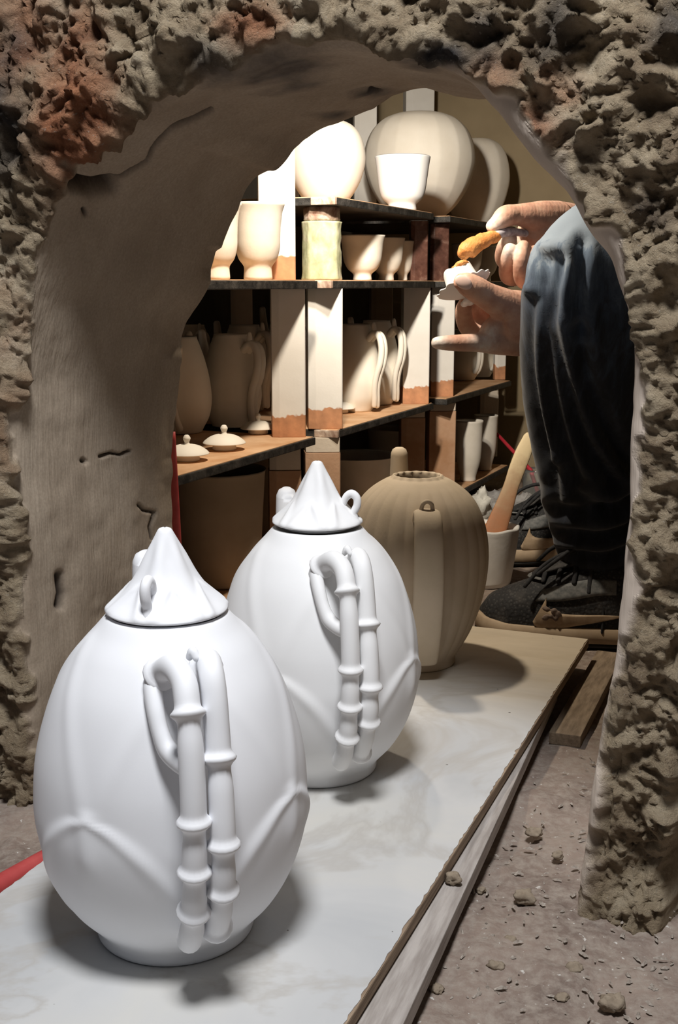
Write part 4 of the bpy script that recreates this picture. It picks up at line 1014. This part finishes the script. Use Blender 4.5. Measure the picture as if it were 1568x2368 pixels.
# blue lining / sock at the near ankle
M['sock'] = pm('blue_sock', (.06, .075, .14), (.13, .16, .26), 60, .9, 500, .4, .001, (1, 1, .3))
V, F = pch([(1352, 1330, 1.975, .040), (1350, 1290, 1.97, .042), (1356, 1240, 1.965, .045)], 24); mk('sock', V - PO, F, M['sock'], person)
# low stool under the person
st = root('low_stool', (1.06, 2.20, 0), 0, 'low wooden stool the seated person rests on', 'stool')
V, F = box(-.19, .19, -.19, .19, .215, .248, .004); mk('seat', V, F, M['wood'], st, False)
for sx in (-1, 1):
    for sy in (-1, 1):
        V, F = tube([(sx * .16, sy * .16, .001), (sx * .145, sy * .145, .218)], [.016, .018], 10, caps=False); mk('leg', V, F, M['wood'], st)

# ------------------------------------------------------------------ lid and brush in the hands
LIDP = pw(1075, 664, 1.935); ax_ = np.array([-.40, .30, .87]); ax_ /= np.linalg.norm(ax_)
hl = root('petal_lid', LIDP, 0, 'small white lid with scalloped brim held upside down in the lower hand', 'lid')
hl.rotation_euler = Vector(ax_.tolist()).to_track_quat('Z', 'Y').to_euler()
def brim_fn(T, R, Z): return R * (1 + (.030 * np.cos(14 * T)) * sstep(.030, .046, R)), Z + .0012 * np.cos(14 * T) * sstep(.035, .046, R)
V, F = lathe([(.001, -.014), (.018, -.0125), (.034, -.005), (.0455, .003), (.0465, .0045), (.045, .0055), (.034, -.001), (.0285, -.004), (.001, -.006)], 112, brim_fn, 50); br = mk('brim', V, F, M['bisque'], hl); br['label'] = 'thin scalloped brim'
V, F = lathe([(.0285, -.006), (.0275, .008), (.0250, .026), (.0235, .0315), (.0222, .0315), (.0235, .024), (.0255, .006), (.0265, -.005)], 64, lambda T, R, Z: (R, Z + .0035 * np.clip(np.cos(3 * T + 1), 0, 1) * sstep(.02, .031, Z)), 40); mk('flange', V, F, M['bisque'], hl)
fl = []
for k in range(5):
    a = k * 2 * math.pi / 5; fl.append(ell((.0105 * math.cos(a), .0105 * math.sin(a), -.024), (.0085, .0085, .0055), 14, 10))
fl.append(chain([(0, 0, -.010, .007), (0, 0, -.024, .0075)], 14)); V, F = join(*fl); V, F, _ = remesh(V, F, .0016, 2); kn = mk('flower_knob', V, F, M['bisque'], hl); kn['label'] = 'flower-shaped knob'
M['orange'] = pm('wet_orange_clay', (.62, .24, .07), (.78, .38, .13), 60, .5, 140, .6, .003)
V, F = tube([(.019, .006, .031), (.012, .018, .032), (.0, .023, .033)], [.004, .005, .003], 10, 16); V = V + fbm(V * 180, 2, 611)[:, None] * .0015; mk('clay_smear', V, F, M['orange'], hl)
bp = [pw(x, y, Y) for x, y, Y in [(1074, 600, 1.955), (1078, 583, 1.958), (1100, 566, 1.965), (1128, 552, 1.972), (1150, 545, 1.98)]]
bq = [pw(x, y, Y) for x, y, Y in [(1140, 547, 1.977), (1160, 539, 1.984), (1185, 536, 2.0), (1215, 540, 2.02), (1250, 552, 2.05)]]
brr = root('clay_brush', bp[0], 0, 'brush loaded with orange clay held in the upper hand', 'brush')
V, F = tube(np.array(bp) - bp[0], [.0035, .0150, .0140, .0115, .0085], 18, 60); V = V + (fbm((V + bp[0]) * 70, 3, 621) * .0034)[:, None] * np.array([.6, .6, 1]); mk('clay_load', V, F, M['orange'], brr)
M['ferrule'] = pm('smeared_ferrule', (.30, .27, .33), (.60, .58, .62), 120, .4, 200, .4, .001)
V, F = tube(np.array(bq[:3]) - bp[0], [.0085, .0078, .0070], 14, 20); mk('ferrule', V, F, M['ferrule'], brr)
V, F = tube(np.array(bq[2:]) - bp[0], [.0068, .0060, .0045], 12, 20); mk('handle', V, F, M['ferrule'], brr)

# ------------------------------------------------------------------ clutter by the feet
BW = on_z(1117, 1345, .0); bw = root('white_bowl', (BW[0], BW[1], 0), 0, 'white plaster-smeared bowl of orange clay between the sneakers and the tan teapot', 'bowl')
rb = 80 / F_PX * depth(BW); hb = .118
M['bowlwhite'] = pm('smeared_white_bowl', (.62, .60, .56), (.76, .75, .72), 20, .5, 150, .25, .001)
V, F = lathe([(.001, .004), (rb * .70, .003), (rb * .76, 0), (rb * .80, .006), (rb * .93, hb * .6), (rb * .99, hb * .92), (rb, hb * .985), (rb * .97, hb), (rb * .86, hb * .985), (rb * .80, hb * .92), (rb * .74, hb * .6), (rb * .6, hb * .3), (.001, hb * .25)], 80, lambda T, R, Z: (R, Z + .0012 * np.cos(7 * T) * (Z > hb * .9)), 60); mk('basin', V, F, M['bowlwhite'], bw)
V, F = lathe([(.001, hb * .95), (rb * .3, hb * .97), (rb * .55, hb * .94), (rb * .77, hb * .90), (rb * .70, hb * .6), (.001, hb * .5)], 48, lambda T, R, Z: (R, Z + .004 * vnoise(np.stack([R * np.cos(T) * 90, R * np.sin(T) * 90, Z * 10], -1), 9)), 40); mk('clay_fill', V, F, M['orange'], bw)
# wooden spatula standing in the clay
M['spat'] = None
def spat_mat():
    m, nt, b = newmat('clay_stained_wood'); v = coords(nt); sx = nt.nodes.new('ShaderNodeSeparateXYZ'); nt.links.new(v, sx.inputs[0])
    ad = N(nt, 'ShaderNodeMath', operation='MULTIPLY_ADD'); nt.links.new(noise(nt, v, 30, 4), ad.inputs[0]); ad.inputs[1].default_value = .12; nt.links.new(sx.outputs[2], ad.inputs[2])
    c = ramp(nt, ad.outputs[0], [(.07, (.42, .17, .075)), (.115, (.36, .19, .10)), (.145, (.38, .26, .15)), (.20, (.56, .45, .27))])
    nt.links.new(c, b.inputs['Base Color']); b.inputs['Roughness'].default_value = .7; bump(nt, b, noise(nt, v, 150, 4), .3, .0015); return m
M['spat'] = spat_mat()
sp0 = pw(1128, 1265, 2.27); sp1 = pw(1226, 1012, 2.36)
spt = root('wooden_spatula', sp0, 0, 'clay-stained wooden spatula standing in the bowl of orange clay', 'spatula')
Dv = sp1 - sp0; pts = [(0, 0, 0)] + [tuple(Dv * k + np.array([.002 * math.sin(k * 6), 0, 0])) for k in (.2, .4, .55, .7, .85, 1.0)]
V, F = tube(pts, [.021, .0215, .018, .0155, .0165, .0165, .0135], 16, 60, flat=(.22, 1), up=(.2, 1, .2)); mk('blade', V, F, M['spat'], spt)
# glass jar with a red stick
GJ = on_z(1240, 1150, .0); gj = root('glass_jar', (GJ[0], GJ[1], 0), 0, 'small clear glass jar standing behind the farther sneaker', 'jar')
mg, ntg, bg = newmat('clear_glass'); bg.inputs['Transmission Weight'].default_value = .9; bg.inputs['Roughness'].default_value = .08; bg.inputs['Base Color'].default_value = (.85, .88, .88, 1); bg.inputs['IOR'].default_value = 1.45
rg = 32 / F_PX * depth(GJ)
V, F = lathe([(.001, 0), (rg * .9, 0), (rg, .005), (rg, .075), (rg * 1.04, .08), (rg * .96, .082), (rg * .9, .075), (rg * .9, .01), (.001, .008)], 48, None, 40); mk('glass', V, F, mg, gj)
M['red'] = pm('red_plastic', (.50, .03, .05), (.60, .05, .07), 30, .35, 100, 0, .001)
r0 = pw(1228, 1098, depth(GJ)); r1 = pw(1150, 1004, 3.45)
r0 = np.array([GJ[0] - rg * .45, GJ[1] + .0, .078]); rd = root('red_stick', r0, 0, 'thin red stick leaning out of the glass jar', 'stick')
V, F = tube([(rg * .5, -.01, -.060), (0, 0, 0), tuple(r1 - r0)], [.006, .006, .005], 10, caps=True); mk('rod', V, F, M['red'], rd)
# plaster lumps in front of the shelf
M['plasterlump'] = pm('grey_white_plaster', (.42, .41, .37), (.62, .61, .56), 60, .8, 150, .5, .002)
def lump(name, loc, r, seed, mat, label, cat, group=None, sq=(1, 1, .8)):
    V, F = ell((0, 0, 0), (1, 1, 1), 22, 15); V = V * np.array(sq); V = V * (1 + .35 * fbm(V * 1.7 + seed, 2, seed) + .12 * fbm(V * 5 + seed, 2, seed + 1))[:, None] * r
    V[:, 2] -= V[:, 2].min() + .02 * r; o = mk(name, V, F, mat); o.location = Vector([float(x) for x in loc]) * S; return tag(o, label, cat, group)
lump('plaster_lump', on_z(1092, 1216, 0), .030, 3, M['plasterlump'], 'grey-white plaster lump beside the tan teapot shoulder, left of two', 'lump', 'plaster lumps', (1, 1, 1.1))
lump('plaster_lump', on_z(1112, 1222, 0), .030, 8, M['plasterlump'], 'tall grey-white plaster lump next to the spatula, right of two', 'lump', 'plaster lumps', (.8, 1, 1.5))
# crumpled plastic on the floor
M['plastic'] = pm('dusty_plastic', (.26, .25, .245), (.48, .47, .46), 40, .4, 90, .3, .002)
pc = on_z(1150, 1172, 0); gxx, gyy = np.meshgrid(np.linspace(-.12, .10, 60), np.linspace(-.13, .13, 50)); Pq = np.stack([gxx, gyy, 0 * gxx], -1)
hh = .004 + .030 * (1 - np.abs(fbm(Pq * 16, 3, 701))) ** 2 * sstep(.17, .10, np.hypot(gxx * 1.0, gyy * 1.2))
topg = np.stack([gxx, gyy, hh + .002], -1).reshape(-1, 3); botg = np.stack([gxx, gyy, hh], -1).reshape(-1, 3)
Fg = grid_faces(50, 60); rimg = list(range(60)) + [i * 60 + 59 for i in range(1, 50)] + [49 * 60 + j for j in range(58, -1, -1)] + [i * 60 for i in range(48, 0, -1)]
sd_ = [(rimg[i], rimg[i] + 3000, rimg[(i + 1) % len(rimg)] + 3000, rimg[(i + 1) % len(rimg)]) for i in range(len(rimg))]
pls = mk('plastic_sheet', np.vstack([topg, botg]), Fg + [tuple(q + 3000 for q in reversed(f)) for f in Fg] + sd_, M['plastic']); pls.location = Vector((pc[0], pc[1] + .02, -.004)) * S
tag(pls, 'crumpled grey plastic sheet on the floor between the shelves and the farther sneaker', 'sheet')
# clods on the earth floor
clods = [(1237, 1930, .0125, 'clay clod on the floor nearest to the rough pier, largest of its pair'), (1290, 1978, .0085, 'small dark clod beside the foot of the rough pier'),
         (1210, 2086, .0150, 'lumpy clay clod in the middle of the open floor'), (1112, 2058, .0070, 'tiny pale clod close to the grey plank shadow'),
         (1148, 2234, .0100, 'flat pale clod lying low on the front floor'), (1010, 2288, .0090, 'dark crumb near the plank at the front edge'),
         (1418, 2330, .0150, 'brown clod in the front right corner of the floor'), (1300, 2306, .0080, 'small brown crumb on the front right floor'), (1180, 2170, .007, 'tiny crumb on the floor below the lumpy clod'), (1330, 2240, .010, 'crumb of earth at the front of the pier')]
M['clod'] = pm('clay_clod', (.20, .155, .11), (.34, .28, .21), 60, .9, 200, .6, .002)
for i, (x, y, r, lb) in enumerate(clods):
    P = on_z(x, y, 0); lump('clay_clod', (P[0], P[1], -.004), r * .72, 20 + i * 3, M['clod'], lb, 'clod', 'clods on the floor', (1, .85, .62))
P = on_z(1047, 2044, ZP); lump('clay_clod', (P[0], P[1], ZP - .0005), .0085, 70, M['clod'], 'small clod lying on the grey plank', 'clod', 'clods on the floor', (1, .8, .7))
# loose grit and wood shavings
rnd = random.Random(11); gv = []; gf = []; o_ = 0
for i in range(520):
    x = rnd.uniform(900, 1560); y = rnd.uniform(1560, 2368); P = on_z(x, y, 0)
    if np.dot(P - c_fr, nb) > -.075 and np.dot(P - bt, dirb) > -.02: continue
    if np.dot(P - c_fr, nb) > -.012 or np.dot(P - A0, AX) > .6: continue
    r = rnd.choice([.0012, .0016, .0022, .0030]); a = rnd.uniform(0, 6.3); e = rnd.uniform(1, 2.6)
    q = np.array([(math.cos(t) * e, math.sin(t) * .7, 0) for t in np.linspace(0, 2 * math.pi, 5, endpoint=False)] + [(rnd.uniform(-.4, .4), 0, .9)]) * r
    q = rotz(q, a) + [P[0], P[1], -.002 + .0045 * float(np.clip(vnoise(np.array([[P[0] * 6, P[1] * 6, 0.]]), 201)[0], -.4, 1))]
    gv.append(q); gf += [(o_ + k, o_ + (k + 1) % 5, o_ + 5) for k in range(5)]; o_ += 6
g_ = mk('floor_grit', np.vstack(gv), gf, pm('pale_grit', (.24, .20, .165), (.42, .37, .32), 400, .9, bstr=0), smooth=False); tag(g_, 'loose grit and chips scattered over the earth floor', 'grit', kind='stuff')
# red hose and red board edge on the left
M['hose'] = pm('red_hose', (.42, .055, .055), (.52, .09, .085), 30, .45, 200, .1, .001)
hp = [on_z(x, y, .012) for x, y in [(-1500, 2700), (-800, 2420), (-400, 2270), (-160, 2150), (-40, 2072), (60, 2015), (115, 1985), (170, 1958)]]
ho = root('red_hose', hp[0], 0, 'red rubber hose running in along the left edge of the board', 'hose'); V, F = tube(np.array(hp) - hp[0], .0115, 14, 140); mk('tubing', V, F, M['hose'], ho)
rs0 = pw(406, 1270, 1.72); rs1 = pw(405, 1060, 1.72); rsd = root('red_strap', (rs0[0], rs0[1], 0), 0, 'narrow red strip standing upright just inside the left jamb', 'strip')
V, F = tube([(0, 0, .002), (0, 0, .2), (0, 0, rs1[2] + .04)], [.0115, .0095, .0045], 12, 30, caps=False, flat=(1, .35), up=(1, 0, 0)); mk('strip_body', V, F, M['hose'], rsd)
